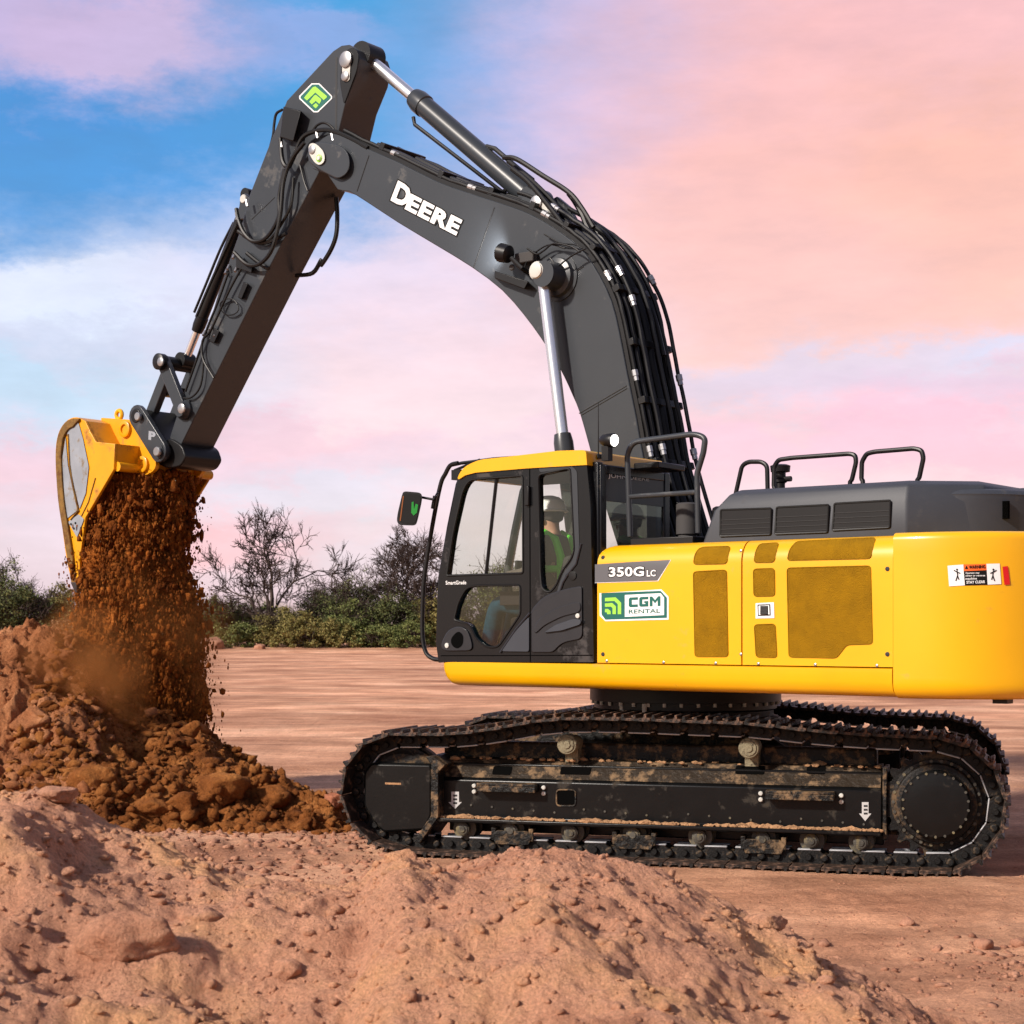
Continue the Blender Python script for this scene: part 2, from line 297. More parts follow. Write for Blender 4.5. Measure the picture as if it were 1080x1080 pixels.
# ---------------------------------------------------------------- mesh helpers
class MB:
    def __init__(s): s.v = []; s.f = []; s.m = []
    def add(s, vs, fs, m=0):
        o = len(s.v); s.v += [tuple(v) for v in vs]; s.f += [tuple(i+o for i in f) for f in fs]; s.m += [m]*len(fs); return s
    def prism(s, front, back, m=0):
        n = len(front)
        return s.add(list(front)+list(back), [tuple(range(n)), tuple(range(2*n-1, n-1, -1))]+[(i, i+n, (i+1) % n+n, (i+1) % n) for i in range(n)], m)
    def ext(s, poly, b1, m=0):                       # poly of (a,b,z) local points extruded to b1
        return s.prism(poly, [Vector((p[0], b1, p[2])) for p in poly], m)
    def box(s, c0, c1, m=0):
        x0, y0, z0 = c0; x1, y1, z1 = c1
        return s.prism([(x0, y0, z0), (x1, y0, z0), (x1, y0, z1), (x0, y0, z1)], [(x0, y1, z0), (x1, y1, z0), (x1, y1, z1), (x0, y1, z1)], m)
    def tube(s, pts, r, n=8, closed=False, m=0, caps=True):
        pts = [Vector(p) for p in pts]; k = len(pts); rs = r if isinstance(r, (list, tuple)) else [r]*k
        rings = []; up = None
        for i, p in enumerate(pts):
            if closed: t = pts[(i+1) % k]-pts[i-1]
            else: t = pts[min(i+1, k-1)]-pts[max(i-1, 0)]
            if t.length < 1e-9: t = Vector((0, 0, 1))
            t.normalize()
            if up is None: up = t.orthogonal().normalized()
            up = (up-t*up.dot(t)); up = up.normalized() if up.length > 1e-6 else t.orthogonal().normalized()
            w = t.cross(up)
            rings.append([p+(up*math.cos(j*2*math.pi/n)+w*math.sin(j*2*math.pi/n))*rs[i] for j in range(n)])
        fs = []
        for i in range(k if closed else k-1):
            i2 = (i+1) % k
            for j in range(n): fs.append((i*n+j, i*n+(j+1) % n, i2*n+(j+1) % n, i2*n+j))
        if caps and not closed: fs += [tuple(range(n-1, -1, -1)), tuple((k-1)*n+j for j in range(n))]
        return s.add([q for r_ in rings for q in r_], fs, m)
    def lathe(s, p, d, prof, n=24, m=0):             # prof: list of (distance along d, radius)
        p = Vector(p); d = Vector(d).normalized(); u = d.orthogonal().normalized(); w = d.cross(u)
        vs = []; fs = []; k = len(prof)
        for t, r in prof:
            for j in range(n):
                a = j*2*math.pi/n; vs.append(p+d*t+(u*math.cos(a)+w*math.sin(a))*max(r, 1e-4))
        for i in range(k-1):
            for j in range(n): fs.append((i*n+j, i*n+(j+1) % n, (i+1)*n+(j+1) % n, (i+1)*n+j))
        fs += [tuple(range(n-1, -1, -1)), tuple((k-1)*n+j for j in range(n))]
        return s.add(vs, fs, m)
    def build(s, name, mats, parent=None, bevel=0, seg=2, ang=35, smooth=True, recalc=True):
        me = bpy.data.meshes.new(name); me.from_pydata(s.v, [], s.f)
        for x in (mats if isinstance(mats, (list, tuple)) else [mats]): me.materials.append(M[x])
        me.polygons.foreach_set('material_index', s.m)
        if recalc:
            bm = bmesh.new(); bm.from_mesh(me); bmesh.ops.recalc_face_normals(bm, faces=bm.faces); bm.to_mesh(me); bm.free()
        if smooth:
            me.polygons.foreach_set('use_smooth', [True]*len(me.polygons)); me.set_sharp_from_angle(angle=R(ang))
        o = bpy.data.objects.new(name, me); col.objects.link(o); o.parent = parent
        if bevel:
            bv = o.modifiers.new('bevel', 'BEVEL'); bv.width = bevel; bv.segments = seg; bv.limit_method = 'ANGLE'; bv.angle_limit = R(30); bv.harden_normals = False
        return o
def tag(o, label=None, cat=None, group=None, kind=None):
    if label: o['label'] = label
    if cat: o['category'] = cat
    if group: o['group'] = group
    if kind: o['kind'] = kind
    return o
def empty(name, loc, rz=0, parent=None):
    o = bpy.data.objects.new(name, None); col.objects.link(o); o.location = loc; o.rotation_euler = (0, 0, rz); o.parent = parent; o.empty_display_size = .2; return o
def rnd(poly, r, n=4):                               # rounds the corners of a 2D polygon; r a number or a list
    out = []; k = len(poly)
    for i, p in enumerate(poly):
        ri = r[i] if isinstance(r, (list, tuple)) else r
        p = Vector(p[:2]); a = Vector(poly[i-1][:2])-p; c = Vector(poly[(i+1) % k][:2])-p
        if ri <= 0: out.append(tuple(p)); continue
        ra = min(ri, a.length*.49); rc = min(ri, c.length*.49); A = p+a.normalized()*ra; C = p+c.normalized()*rc
        for j in range(n+1):
            t = j/n; out.append(tuple(A*(1-t)**2+p*2*t*(1-t)+C*t*t))
    return out
def crv(pts, n=6, closed=False):                     # Catmull-Rom, any dimension
    P = [Vector(p) for p in pts]; k = len(P); out = []
    for i in range(k if closed else k-1):
        p0 = P[i-1] if (closed or i > 0) else P[0]*2-P[1]; p1 = P[i]; p2 = P[(i+1) % k]; p3 = P[(i+2) % k] if (closed or i+2 < k) else P[-1]*2-P[-2]
        for j in range(n):
            t = j/n; out.append(((p1*2)+(p2-p0)*t+(p0*2-p1*5+p2*4-p3)*t*t+(p1*3-p0-p2*3+p3)*t**3)*.5)
    if not closed: out.append(P[-1])
    return out
def plate(mb, outer, holes, b0, b1, m=0, f=None):    # flat plate with holes from pixel outlines, face at b0
    f = f or (lambda x, y: hp(x, y, b0))
    loops = [[f(*p[:2]) for p in outer]]+[[f(*p[:2]) for p in h] for h in holes]
    flat = [v for l in loops for v in l]; tris = tessellate_polygon([[Vector((v.x, v.z, 0)) for v in l] for l in loops])
    n = len(flat); back = [Vector((v.x, b1, v.z)) for v in flat]
    fs = [tuple(t) for t in tris]+[tuple(i+n for i in reversed(t)) for t in tris]; o = 0
    for l in loops:
        k = len(l)
        for i in range(k): fs.append((o+i, o+(i+1) % k, o+(i+1) % k+n, o+i+n))
        o += k
    return mb.add(flat+back, fs, m)
_fc = {}
def text_mesh(body, bold=0.0):
    key = (body, bold)
    if key in _fc: return _fc[key]
    c = bpy.data.curves.new('text', 'FONT'); c.body = body; c.offset = bold; c.resolution_u = 3; c.fill_mode = 'FRONT'; c.space_character = 1.0+bold*1.5
    o = bpy.data.objects.new('text', c); col.objects.link(o)
    dg = bpy.context.evaluated_depsgraph_get(); me = o.evaluated_get(dg).to_mesh()
    vs = [tuple(v.co[:2]) for v in me.vertices]; fs = [tuple(p.vertices) for p in me.polygons]
    o.evaluated_get(dg).to_mesh_clear(); bpy.data.objects.remove(o); bpy.data.curves.remove(c)
    _fc[key] = (vs, fs); return _fc[key]
def text_px(mb, body, p00, p10, p01, f, bold=.02, m=0, grow=0.0):
    ref, _ = text_mesh(body, bold); vs, fs = text_mesh(body, bold+grow)
    if grow: # keep letter positions of the reference
        c = bpy.data.curves
    x0 = min(v[0] for v in ref); x1 = max(v[0] for v in ref); y0 = min(v[1] for v in ref); y1 = max(v[1] for v in ref)
    if grow:
        gx0 = min(v[0] for v in vs); gx1 = max(v[0] for v in vs); s = (x1-x0+2*grow)/(gx1-gx0)
        vs = [((v[0]-gx0)*s+x0-grow, v[1]) for v in vs]
    out = []
    for x, y in vs:
        s = (x-x0)/(x1-x0); t = (y-y0)/(y1-y0)
        out.append(f(p00[0]+s*(p10[0]-p00[0])+t*(p01[0]-p00[0]), p00[1]+s*(p10[1]-p00[1])+t*(p01[1]-p00[1])))
    return mb.add(out, fs, m)
def poly_px(mb, poly, f, m=0):
    tr = tessellate_polygon([[Vector((p[0], p[1], 0)) for p in poly]])
    return mb.add([f(*p[:2]) for p in poly], [tuple(t) for t in tr], m)
def Z(o, s, pts): return [(o[0]+x/s, o[1]+y/s) for x, y in pts]      # reads outlines drawn on an enlarged crop
# ---------------------------------------------------------------- the excavator
C1 = lambda p: Z((40, 400), 4.32, p); C2 = lambda p: Z((140, 230), 4.32, p); C3 = lambda p: Z((240, 30), 4.32, p)
C4 = lambda p: Z((460, 130), 3.6, p); C5 = lambda p: Z((560, 380), 4.909, p); C6 = lambda p: Z((400, 460), 4.154, p)
C7 = lambda p: Z((600, 550), 4.154, p); C8 = lambda p: Z((720, 440), 3.0, p)
T1 = lambda p: Z((340, 700), 4.154, p); T2 = lambda p: Z((580, 700), 4.154, p); T3 = lambda p: Z((820, 700), 4.154, p)
exc = empty('excavator', (CX, CY, 0), HF.rot)
tag(exc, 'large tracked excavator with yellow body and dark grey boom tipping red soil from its bucket', 'excavator')

# ---- tracks
def track_path():
    pts = [(1.70, .035), (0, .03), (-1.85, .035)]
    cs, rs = (-2.03, .50), .475
    for k in range(1, 12): a = R(-90-k*16.0); pts.append((cs[0]+rs*math.cos(a), cs[1]+rs*math.sin(a)))
    pts += [(-1.62, .985), (-1.1, 1.015), (-.75, 1.05), (-.3, 1.06), (.2, 1.07), (.75, 1.06), (1.15, .99), (1.5, .94), (1.85, .93)]
    ci, ri = (1.98, .50), .43
    for k in range(0, 10): a = R(84-k*18.0); pts.append((ci[0]+ri*math.cos(a), ci[1]+ri*math.sin(a)))
    return crv([(p[0], 0, p[1]) for p in pts], 8, True)
def resample(pts, n):
    L = [0]; k = len(pts)
    for i in range(k): L.append(L[-1]+(pts[(i+1) % k]-pts[i]).length)
    out = []
    for j in range(n):
        d = L[-1]*j/n; i = max(q for q in range(k) if L[q] <= d); t = (d-L[i])/(L[i+1]-L[i])
        out.append(pts[i].lerp(pts[(i+1) % k], t))
    return out, L[-1]
NS = 48
TPATH, TLEN = resample(track_path(), NS)
PITCH = TLEN/NS
def shoe_mb():      # local: x along travel, y across (0.6 m), z outward
    h = PITCH/2
    prof = [(-h-.008, .000), (-h-.004, .016), (-h+.022, .018), (-h+.026, .046), (-h+.040, .046), (-h+.048, .014), (-.014, .012), (-.010, .040), (.006, .040), (.014, .012), (h-.042, .014), (h-.036, .042), (h-.020, .042), (h-.012, .006), (h-.012, -.006), (-h+.01, -.012)]
    m = MB(); m.prism([(x, -.30, z) for x, z in prof], [(x, .30, z) for x, z in prof])
    for y in (-.12, -.07, .07, .12):
        for x in (-.055, .045): m.lathe((x, y, .010), (0, 0, 1), [(0, .014), (.014, .014)], 6)
    return m
def link_mb():
    m = MB(); h = PITCH/2
    for sy in (-1, 1):
        y = sy*.075
        o = [(-h-.03, -.035), (-h-.02, -.062), (-h+.03, -.078), (-h+.035, -.102), (h-.035, -.104), (h-.02, -.085), (h+.03, -.066), (h+.035, -.035), (h+.02, -.004), (-h+.0, -.004)]
        m.prism([(x, y-.018, z) for x, z in o], [(x, y+.018, z) for x, z in o])
        m.box((-h+.034, y-.024, -.113), (h-.026, y+.024, -.1015), 1)
    m.lathe((-h, -.125, -.05), (0, 1, 0), [(0, .022), (.01, .030), (.24, .030), (.25, .022)], 14)
    m.lathe((0, .09, -.055), (0, 1, 0), [(0, .026), (.03, .026)], 10)
    return m
shoe0 = link0 = None
def make_track(sv, label):
    global shoe0, link0
    t = empty('track', (0, 0, 0), TF.rot-HF.rot, exc)
    t.location = Matrix.Rotation(-HF.rot, 3, 'Z') @ (TF.o-HF.o)
    yc = 1.295*sv; sg = 1 if sv > 0 else -1
    if label: t['label'] = label
    for i in range(NS):
        p = TPATH[i]; q = TPATH[(i+1) % NS]; c = (p+q)/2; d = (q-p).normalized()
        # travel d, outward normal: right-hand side of the counter direction
        nrm = Vector((d.z, 0, -d.x))
        if nrm.dot(c-Vector((0, 0, .5))) < 0 and abs(c.x) > 1.9: nrm = -nrm
        if abs(c.x) <= 1.9: nrm = Vector((d.z, 0, -d.x)); nrm = nrm if nrm.z*(c.z-.5) > 0 else -nrm
        y = nrm.cross(d)
        mt = Matrix((d, y, nrm)).transposed().to_4x4(); mt.translation = Vector((c.x, yc, c.z))
        if shoe0 is None: s = shoe0 = shoe_mb().build('track_shoe', 'track_plate', t, bevel=.003, seg=1)
        else: s = shoe0.copy(); col.objects.link(s); s.parent = t
        s.matrix_local = mt
        if link0 is None: l = link0 = link_mb().build('track_link', ['track_steel', 'rail_steel'], t, bevel=.004, seg=1)
        else: l = link0.copy(); col.objects.link(l); l.parent = t
        l.matrix_local = mt
    Y = lambda v: sg*v                    # v measured outwards from the machine's centre line
    # idler and sprocket
    m = MB(); m.lathe((1.98, yc-.10, .50), (0, 1, 0), [(0, .12), (.0, .27), (.02, .29), (.03, .325), (.06, .33), (.061, .35), (.139, .35), (.14, .33), (.17, .325), (.18, .29), (.2, .27), (.2, .12)], 48); m.build('idler_wheel', 'track_steel', t)
    m = MB(); n = 22; v = []; ring = []
    for k in range(n*4):
        a = 2*math.pi*k/(n*4); r = (.395, .395, .345, .345)[k % 4]; ring.append((r*math.cos(a), r*math.sin(a)))
    m.prism([(-2.03+x, yc-.03, .50+z) for x, z in ring], [(-2.03+x, yc+.03, .50+z) for x, z in ring])
    m.lathe((-2.03, yc, .50), (0, sg, 0), [(-.15, .25), (-.05, .30), (.045, .30), (.055, .315), (.075, .315), (.08, .285), (.12, .28), (.125, .262)], 48)
    m.build('sprocket', 'track_steel', t, bevel=.004, seg=1)
    m = MB(); m.lathe((-2.03, yc, .50), (0, sg, 0), [(.05, .24), (.20, .24), (.215, .225), (.222, .16), (.225, .1)], 48); cov = m.build('motor_cover', 'frame_black', t)
    for k in range(26 if sg > 0 else 0):
        a = 2*math.pi*k/26; m = MB(); m.lathe((-2.03+.298*math.cos(a), yc+sg*.07, .50+.298*math.sin(a)), (0, sg, 0), [(0, .013), (.018, .013)], 6); m.build('bolt', 'roller', t)
    for k in range(22 if sg > 0 else 0):
        a = 2*math.pi*(k+.5)/22; m = MB(); m.lathe((-2.03+.225*math.cos(a), yc+sg*.21, .50+.225*math.sin(a)), (0, sg, 0), [(0, .011), (.016, .010)], 6); m.build('bolt', 'roller', t)
    # side frame: box beam with sloped top and a ledge
    zs = [(1.22, .245), (1.36, .245), (1.36, .262), (1.47, .262), (1.47, .292), (1.36, .292), (1.36, .575), (1.33, .60), (1.20, .73), (1.12, .73)]
    u0, u1 = 1.68, -1.65
    m = MB(); m.prism([(u0, Y(a), b) for a, b in zs], [(u1, Y(a), b) for a, b in zs]); m.box((u0, Y(1.0), .16), (u1, Y(1.14), .70)); m.box((u0, Y(1.14), .27), (u1, Y(1.26), .70)); fr = m.build('side_frame', 'frame_black', t, bevel=.008)
    # muddy top shelf plates of the frame
    m = MB(); m.prism([(1.66, Y(1.345), .597), (1.66, Y(1.215), .728), (1.66, Y(1.0), .745), (1.66, Y(1.0), .70)], [(-1.64, Y(1.345), .597), (-1.64, Y(1.215), .728), (-1.64, Y(1.0), .745), (-1.64, Y(1.0), .70)]); m.build('frame_top', 'frame_muddy', t)
    rg = random.Random(5+sg); m = MB()
    for k in range(560):                     # caked mud on ledge and shelf
        u = rg.uniform(u1, u0); w = rg.uniform(.006, .018)*(1.8 if rg.random() < .10 else 1)
        if k < 480: c = (u, Y(1.375+rg.random()*.07), .292+w*.2)
        else: c = (u, Y(1.10+.17*rg.random()), .735)
        lump(m, c, (w*1.9, w, w*.9), rg)
    tag(m.build('caked_mud', 'mud', t, smooth=False), kind='stuff')
    m = MB()                                  # window in the beam, steps
    a, b = TF.hit(603, 840, 1, 1.362), 0
    wpx = rnd([(587, 833), (607, 833), (607, 850), (587, 850)], 4)
    if sg > 0:
        m.prism([tp(x, y, 1.363) for x, y in wpx], [tp(x, y, 1.361) for x, y in wpx]); m.build('frame_opening', 'black_deep', t)
        m = MB(); pts = [tp(x, y, 1.364) for x, y in wpx]; m.tube(pts, .007, 6, True); m.build('opening_rim', 'frame_muddy', t)
        for xa_, xb_ in ((591, 623), (775, 806), (520, 540), (850, 870)):
            zc = lambda x_, y_: (lambda p_: Vector((p_.x, 1.345-(p_.z-.597)*.993+.004, p_.z)))(tp(x_, y_, 1.29)); m = MB(); pp_ = rnd([(xa_, 808), (xb_, 808.6), (xb_, 817), (xa_, 816.4)], 2); m.add([zc(*q_) for q_ in pp_], [tuple(range(len(pp_)))]); m.build('frame_slot', 'black_deep', t, smooth=False)
        for x_ in range(470, 930, 23): m = MB(); m.lathe(tp(x_+(x_*7) % 9, 852+(x_-470)*.042-(x_*13) % 5, 1.36), (0, 1, 0), [(0, .009), (.008, .009)], 6); m.build('frame_bolt', 'roller', t)
    for (xa, xb) in (((1.36, .90), (-.83, -1.32)) if sg > 0 else ()):
        m = MB(); ua, ub = xa, xb
        m.box((ua, 1.362, .545), (ub, 1.46, .565)); m.box((ua, 1.45, .50), (ub, 1.46, .5449)); m.box((ua, 1.362, .50), (ua-.03, 1.449, .5449)); m.box((ub+.03, 1.362, .50), (ub, 1.449, .5449))
        m.build('step', 'frame_muddy', t, bevel=.004)
        for u in (ua+.045, ub-.045):
            for z in (.49, .535): m = MB(); m.lathe((u, 1.36, z), (0, 1, 0), [(0, .017), (.02, .017), (.024, .012)], 8); m.build('step_bolt', 'pin_cap', t)
    m = MB(); m.box((1.74, Y(.98), .66), (-1.60, Y(1.10), .86)); m.build('frame_ridge', 'frame_muddy', t, bevel=.02)
    # idler guard box and its flange
    go = rnd([(2.20, .24), (2.28, .36), (2.28, .62), (2.22, .70), (1.72, .70), (1.72, .30), (1.78, .19), (2.12, .16)], .03)
    m = MB(); m.prism([(x, Y(1.20), z) for x, z in go], [(x, Y(1.45), z) for x, z in go]); m.build('idler_guard', 'frame_black', t, bevel=.02)
    fl = [(1.76, .76), (1.70, .76), (1.60, .70), (1.655, .64), (1.655, .30), (1.80, .10), (1.86, .10), (1.715, .31), (1.715, .70)]
    m = MB(); m.prism([(x, Y(1.05), z) for x, z in fl], [(x, Y(1.49), z) for x, z in fl]); m.build('guard_flange', 'frame_muddy', t, bevel=.005)
    m = MB(); m.box((1.97, Y(1.449), .535), (2.10, Y(1.452), .550)); m.build('guard_slot', 'mud', t)
    m = MB(); m.box((-1.655, Y(1.0), .22), (-1.685, Y(1.355), .74)); m.box((-1.69, Y(1.0), .24), (-1.80, Y(1.16), .70)); m.build('motor_bracket', 'frame_muddy', t, bevel=.006)
    # rollers
    for px in (489, 540, 603, 668.5, 738, 805, 856, 908):
        u = TF.hit(px, 873, 1, 1.38).x
        m = MB(); m.lathe((u, Y(1.15), .205), (0, sg, 0), [(0, .09), (.03, .09), (.035, .068), (.18, .068), (.185, .09), (.205, .09), (.21, .052), (.262, .052), (.264, .042), (.272, .042), (.274, .026), (.282, .024)], 28)
        m.build('roller', 'roller', t)
    for u in (.67, -.70):
        m = MB(); m.lathe((u, Y(1.12), .865), (0, sg, 0), [(0, .06), (.16, .06), (.17, .075), (.26, .077), (.27, .070), (.272, .055), (.28, .055), (.282, .03), (.29, .028)], 28)
        m.box((u-.05, Y(1.12), .72), (u+.05, Y(1.24), .85)); m.build('carrier_roller', 'roller_mud', t)
    for px in (668.5, 805, 540):
        u = TF.hit(px, 880, 1, 1.42).x; m = MB()
        for s2 in (-1, 1): m.box((u+s2*.13, Y(1.40), .13), (u+s2*.165, Y(1.42), .225)); m.box((u+s2*.13, Y(1.30), .20), (u+s2*.165, Y(1.3999), .225))
        g = [(u-.16, .17), (u-.13, .10), (u+.13, .10), (u+.16, .17), (u+.12, .205), (u-.12, .205)]
        m.prism([(x, Y(1.395), z) for x, z in g], [(x, Y(1.425), z) for x, z in g]); m.build('roller_guard', 'frame_muddy', t, bevel=.004)
    if sg > 0:
        for o in (((476, 835), (484, 835), (484, 846), (487, 846), (480, 853), (473, 846), (476, 846)), ((909, 846), (916, 846), (916, 858), (919, 858), (912.5, 866), (906, 858), (909, 858))):
            m = MB(); f = lambda x, y: tp(x, y, 1.3625); poly_px(m, o, f); m.build('arrow_sticker', 'arrow_white', t, smooth=False)
            m = MB(); x, y = o[0]; f2 = lambda a, b: tp(a, b, 1.3645)
            for k in range(3): poly_px(m, [(x+2, y+3+k*4), (x+6, y+3+k*4), (x+6, y+5+k*4), (x+2, y+5+k*4)], f2)
            m.build('arrow_print', 'seam', t, smooth=False)
    return t
def lump(m, c, r, rg, sub=1):
    bm = bmesh.new(); bmesh.ops.create_icosphere(bm, subdivisions=sub, radius=1)
    vs = [Vector((v.co.x*r[0], v.co.y*r[1], v.co.z*r[2]))*rg.uniform(.72, 1.25)+Vector(c) for v in bm.verts]
    bm.verts.ensure_lookup_table(); fs = [tuple(v.index for v in f.verts) for f in bm.faces]; bm.free()
    m.add(vs, fs)
make_track(1, None); make_track(-1, None)
# ---- car body between the tracks, slew ring
und = empty('car_body', (0, 0, 0), TF.rot-HF.rot, exc); und.location = Matrix.Rotation(-HF.rot, 3, 'Z') @ (TF.o-HF.o)
m = MB(); m.box((-.75, -.75, .48), (.75, .75, .98))
for s2 in (-1, 1):
    for s3 in (-1, 1):
        m.prism([(s3*.3, s2*.6, .55), (s3*.74, s2*.6, .55), (s3*.74, s2*.6, .92), (s3*.3, s2*.6, .92)], [(s3*.75, s2*1.15, .35), (s3*1.25, s2*1.15, .35), (s3*1.25, s2*1.15, .70), (s3*.75, s2*1.15, .70)])
m.build('center_frame', 'frame_muddy', und, bevel=.02)
m = MB(); m.lathe((0, 0, .98), (0, 0, 1), [(0, .74), (.05, .74), (.055, .70), (.10, .70)], 64); m.build('lower_ring', 'track_steel', und)
sl = MB(); sl.lathe((0, 0, 1.075), (0, 0, 1), [(0, .70), (.02, .745), (.075, .745), (.08, .78), (.21, .78)], 64); sl = sl.build('slew_ring', 'black_satin', exc)
m = MB()
for k in range(36):
    a = 2*math.pi*k/36; m.lathe((.755*math.cos(a), .755*math.sin(a), 1.155), (0, 0, -1), [(0, .014), (.03, .014)], 6)
for a in (-100, -82): m.lathe((.76*math.cos(R(180+a)), .76*math.sin(R(-a+8)), 1.15), (0, 0, -1), [(0, .02), (.075, .02)], 10)
m.build('ring_bolts', 'pin_cap', sl)

# ---- turntable deck with the yellow sill
aF = hp(466, 712, 1.5).x; aC = hp(942, 650, 1.5).x; aCab = hp(626, 650, 1.5).x; aCabF = hp(463, 650, 1.5).x
zSill = hp(760, 701.5, 1.5).z; zBot = 1.285
def loft(prof, a0, a1, m, mi=0):
    m.prism([(a0, b, z) for b, z in prof], [(a1, b, z) for b, z in prof], mi)
sill = [(1.2, zBot), (1.40, zBot), (1.45, zBot+.012), (1.485, zBot+.045), (1.5, zBot+.10), (1.5, zSill-.008), (1.47, zSill-.002), (1.2, zSill-.002)]
m = MB(); loft(sill, aC+.008, aF-.10, m)
e = [(1.2, zBot+.10), (1.38, zBot+.10), (1.46, zBot+.12), (1.49, zBot+.15), (1.495, zSill-.03), (1.47, zSill-.005), (1.2, zSill-.005)]
# rounded nose of the sill
prev = [(aF-.10, b, z) for b, z in sill]
for k in range(1, 6):
    t = k/5; a = aF-.10+.10*math.sin(t*math.pi/2); lift = .12*(1-math.cos(t*math.pi/2)); cut = .03*t*t
    cur = [(a, b-cut, min(zSill-.002, zBot+(z-zBot)*(1-lift/(zSill-zBot))+lift)) for b, z in sill]
    m.prism(prev, cur); prev = cur
deck = m.build('sill', 'yellow_paint', exc, ang=50)
m = MB(); m.box((aF-.12, -1.45, zBot+.03), (aC, 1.2, zSill-.01)); m.box((1.5, -.55, zBot+.02), (-2.4, .55, zBot-.03+.03+.3)); m.build('deck_frame', 'black_satin', exc, bevel=.01)

# ---- left side house: cross section with a rounded shoulder
zTop = hp(850, 568, 1.38).z; zSh = zTop-.16
def bprof(z):
    if z <= zSh: return 1.488
    t = min(1, (z-zSh)/(zTop-zSh)); return 1.488-.13*(1-math.sqrt(max(0, 1-t**2.0)))
def sp(x, y, off=.004):
    b = 1.5
    for _ in range(6): P = hp(x, y, b+off); b = bprof(min(P.z, zTop))
    return hp(x, y, b+off)
zz = [zSill+.004, zSill+.35]+[zSh-.1, zSh]+[zSh+(zTop-zSh)*math.sin(k/8*math.pi/2) for k in range(1, 9)]
prof = [(bprof(z), z) for z in zz]
prof = [(1.30, zSill+.004)]+prof+[(1.25, zTop)]
a1 = hp(629, 640, 1.5).x; aM = hp(781.5, 640, 1.5).x; aE = hp(941.5, 640, 1.5).x
def door(a0, a1_, round0):
    m = MB()
    if round0:                # front upper corner is rounded off
        k = 6; prev = None; r = .12
        cuts = []
        for i in range(k+1):
            t = i/k; a = a0-r*(1-math.cos(t*math.pi/2)); top = zTop-r*.8*(1-math.sin(t*math.pi/2))
            cuts.append([(a, b, min(z, top)) for b, z in prof])
        for p, q in zip(cuts, cuts[1:]): m.prism(p, q)
        m.prism(cuts[-1], [(a1_, b, z) for b, z in prof])
    else: loft(prof, a0, a1_, m)
    return m.build('side_door', 'yellow_paint', exc, ang=40)
d1 = door(a1, aM+.006, True); d2 = door(aM-.006, aE+.004, False)
d1['label'] = 'front yellow side door with the model stripe and rental sign'; d2['label'] = 'rear yellow side door with the large perforated panel'
m = MB(); m.box((a1-.02, -1.25, zSill), (aE-.02, 1.32, zTop-.03)); m.build('house_core', 'black_deep', exc)
m = MB(); m.box((a1-.3, -1.5, zSill), (aE+.004, -1.26, zTop-.02)); m.build('right_side_panel', 'yellow_paint', exc, bevel=.04)
def grid_patch(poly, f, m, off=.004, n=9):          # polygon cut in strips so that it follows the rounded shoulder
    ys = [p[1] for p in poly]; y0, y1 = min(ys), max(ys); rows = []
    for i in range(n+1):
        y = y0+(y1-y0)*(i+.001)/(n+.002); xs = []
        for (xa, ya), (xb, yb) in zip(poly, poly[1:]+poly[:1]):
            if (ya <= y < yb) or (yb <= y < ya): xs.append(xa+(xb-xa)*(y-ya)/(yb-ya))
        rows.append((y, min(xs), max(xs)))
    vs = []; fs = []
    for y, xa, xb in rows: vs += [f(xa, y, off), f(xb, y, off)]
    for i in range(n): fs.append((2*i, 2*i+1, 2*i+3, 2*i+2))
    m.add(vs, fs)
G1 = [C7([(545, 220), (690, 212), (697, 592), (552, 592)]), C7([(545, 188), (550, 150), (565, 122), (585, 112), (708, 108), (690, 185)])]
G2 = [C7([(808, 208), (900, 205), (902, 326), (810, 328)]), C7([(812, 452), (903, 449), (911, 596), (820, 594)]), C7([(810, 180), (818, 130), (835, 98), (920, 92), (898, 178)]),
      [(830, 599), (918, 596.7), (920, 679), (893, 680), (882, 694), (832, 693)], [(830, 591), (833, 579), (840, 571), (923.6, 567), (918, 589)]]
for dd, GG in ((d1, G1), (d2, G2)):
    for g in GG:
        g = rnd(g, 3.5, 3)
        m = MB()
        if min(p[1] for p in g) > 594: poly_px(m, g, lambda x, y: sp(x, y, .003))
        else: grid_patch(g, sp, m, .003, 34)
        gr = m.build('vent_panel', 'grille_mesh', dd, ang=80)
        m = MB(); m.tube([sp(x, y, .0035) for x, y in g], .0035, 5, True); m.build('panel_edge', 'grille_mesh', dd)
# writing on the front door
def decal(name, mat_, polys, parent, f, off):
    m = MB()
    for p in polys: poly_px(m, p, lambda x, y: f(x, y, off))
    return m.build(name, mat_, parent, smooth=False)
m = MB(); grid_patch(C7([(114, 186), (445, 168), (388, 260), (114, 268)]), sp, m, .003, 10); m.build('model_stripe', 'stripe_grey', d1, ang=80)
f6 = lambda x, y: sp(x, y, .006); f7 = lambda x, y: sp(x, y, .0045)
decal('stripe_edge', 'white_paint', [C7([(388, 260), (445, 168), (447.5, 168), (391, 261.5), (114, 269.5), (114, 268)])], d1, sp, .0035)
for body, a, b, c in (('350G', (175, 243), (329, 240), (175, 200)), ('LC', (341, 242), (380, 240), (341, 213))):
    q = C7([a, b, c])
    m = MB(); text_px(m, body, *q, f7, .03, grow=.055); m.build('lettering_outline', 'black_paint', d1, smooth=False)
    m = MB(); text_px(m, body, *q, f6, .03); m.build('lettering', 'white_paint', d1, smooth=False)
decal('rental_sign', 'white_paint', [C7([(134, 314), (405, 297), (437, 330), (437, 430), (160, 437), (135, 413)])], d1, sp, .003)
decal('sign_ground', 'green_dark', [C7([(142, 313), (402, 304), (429, 334), (429, 422), (160, 430), (143, 408)])], d1, sp, .0045)
decal('sign_field', 'white_paint', [C7([(245, 322), (402, 314), (417, 333), (417, 410), (245, 418)])], d1, sp, .006)
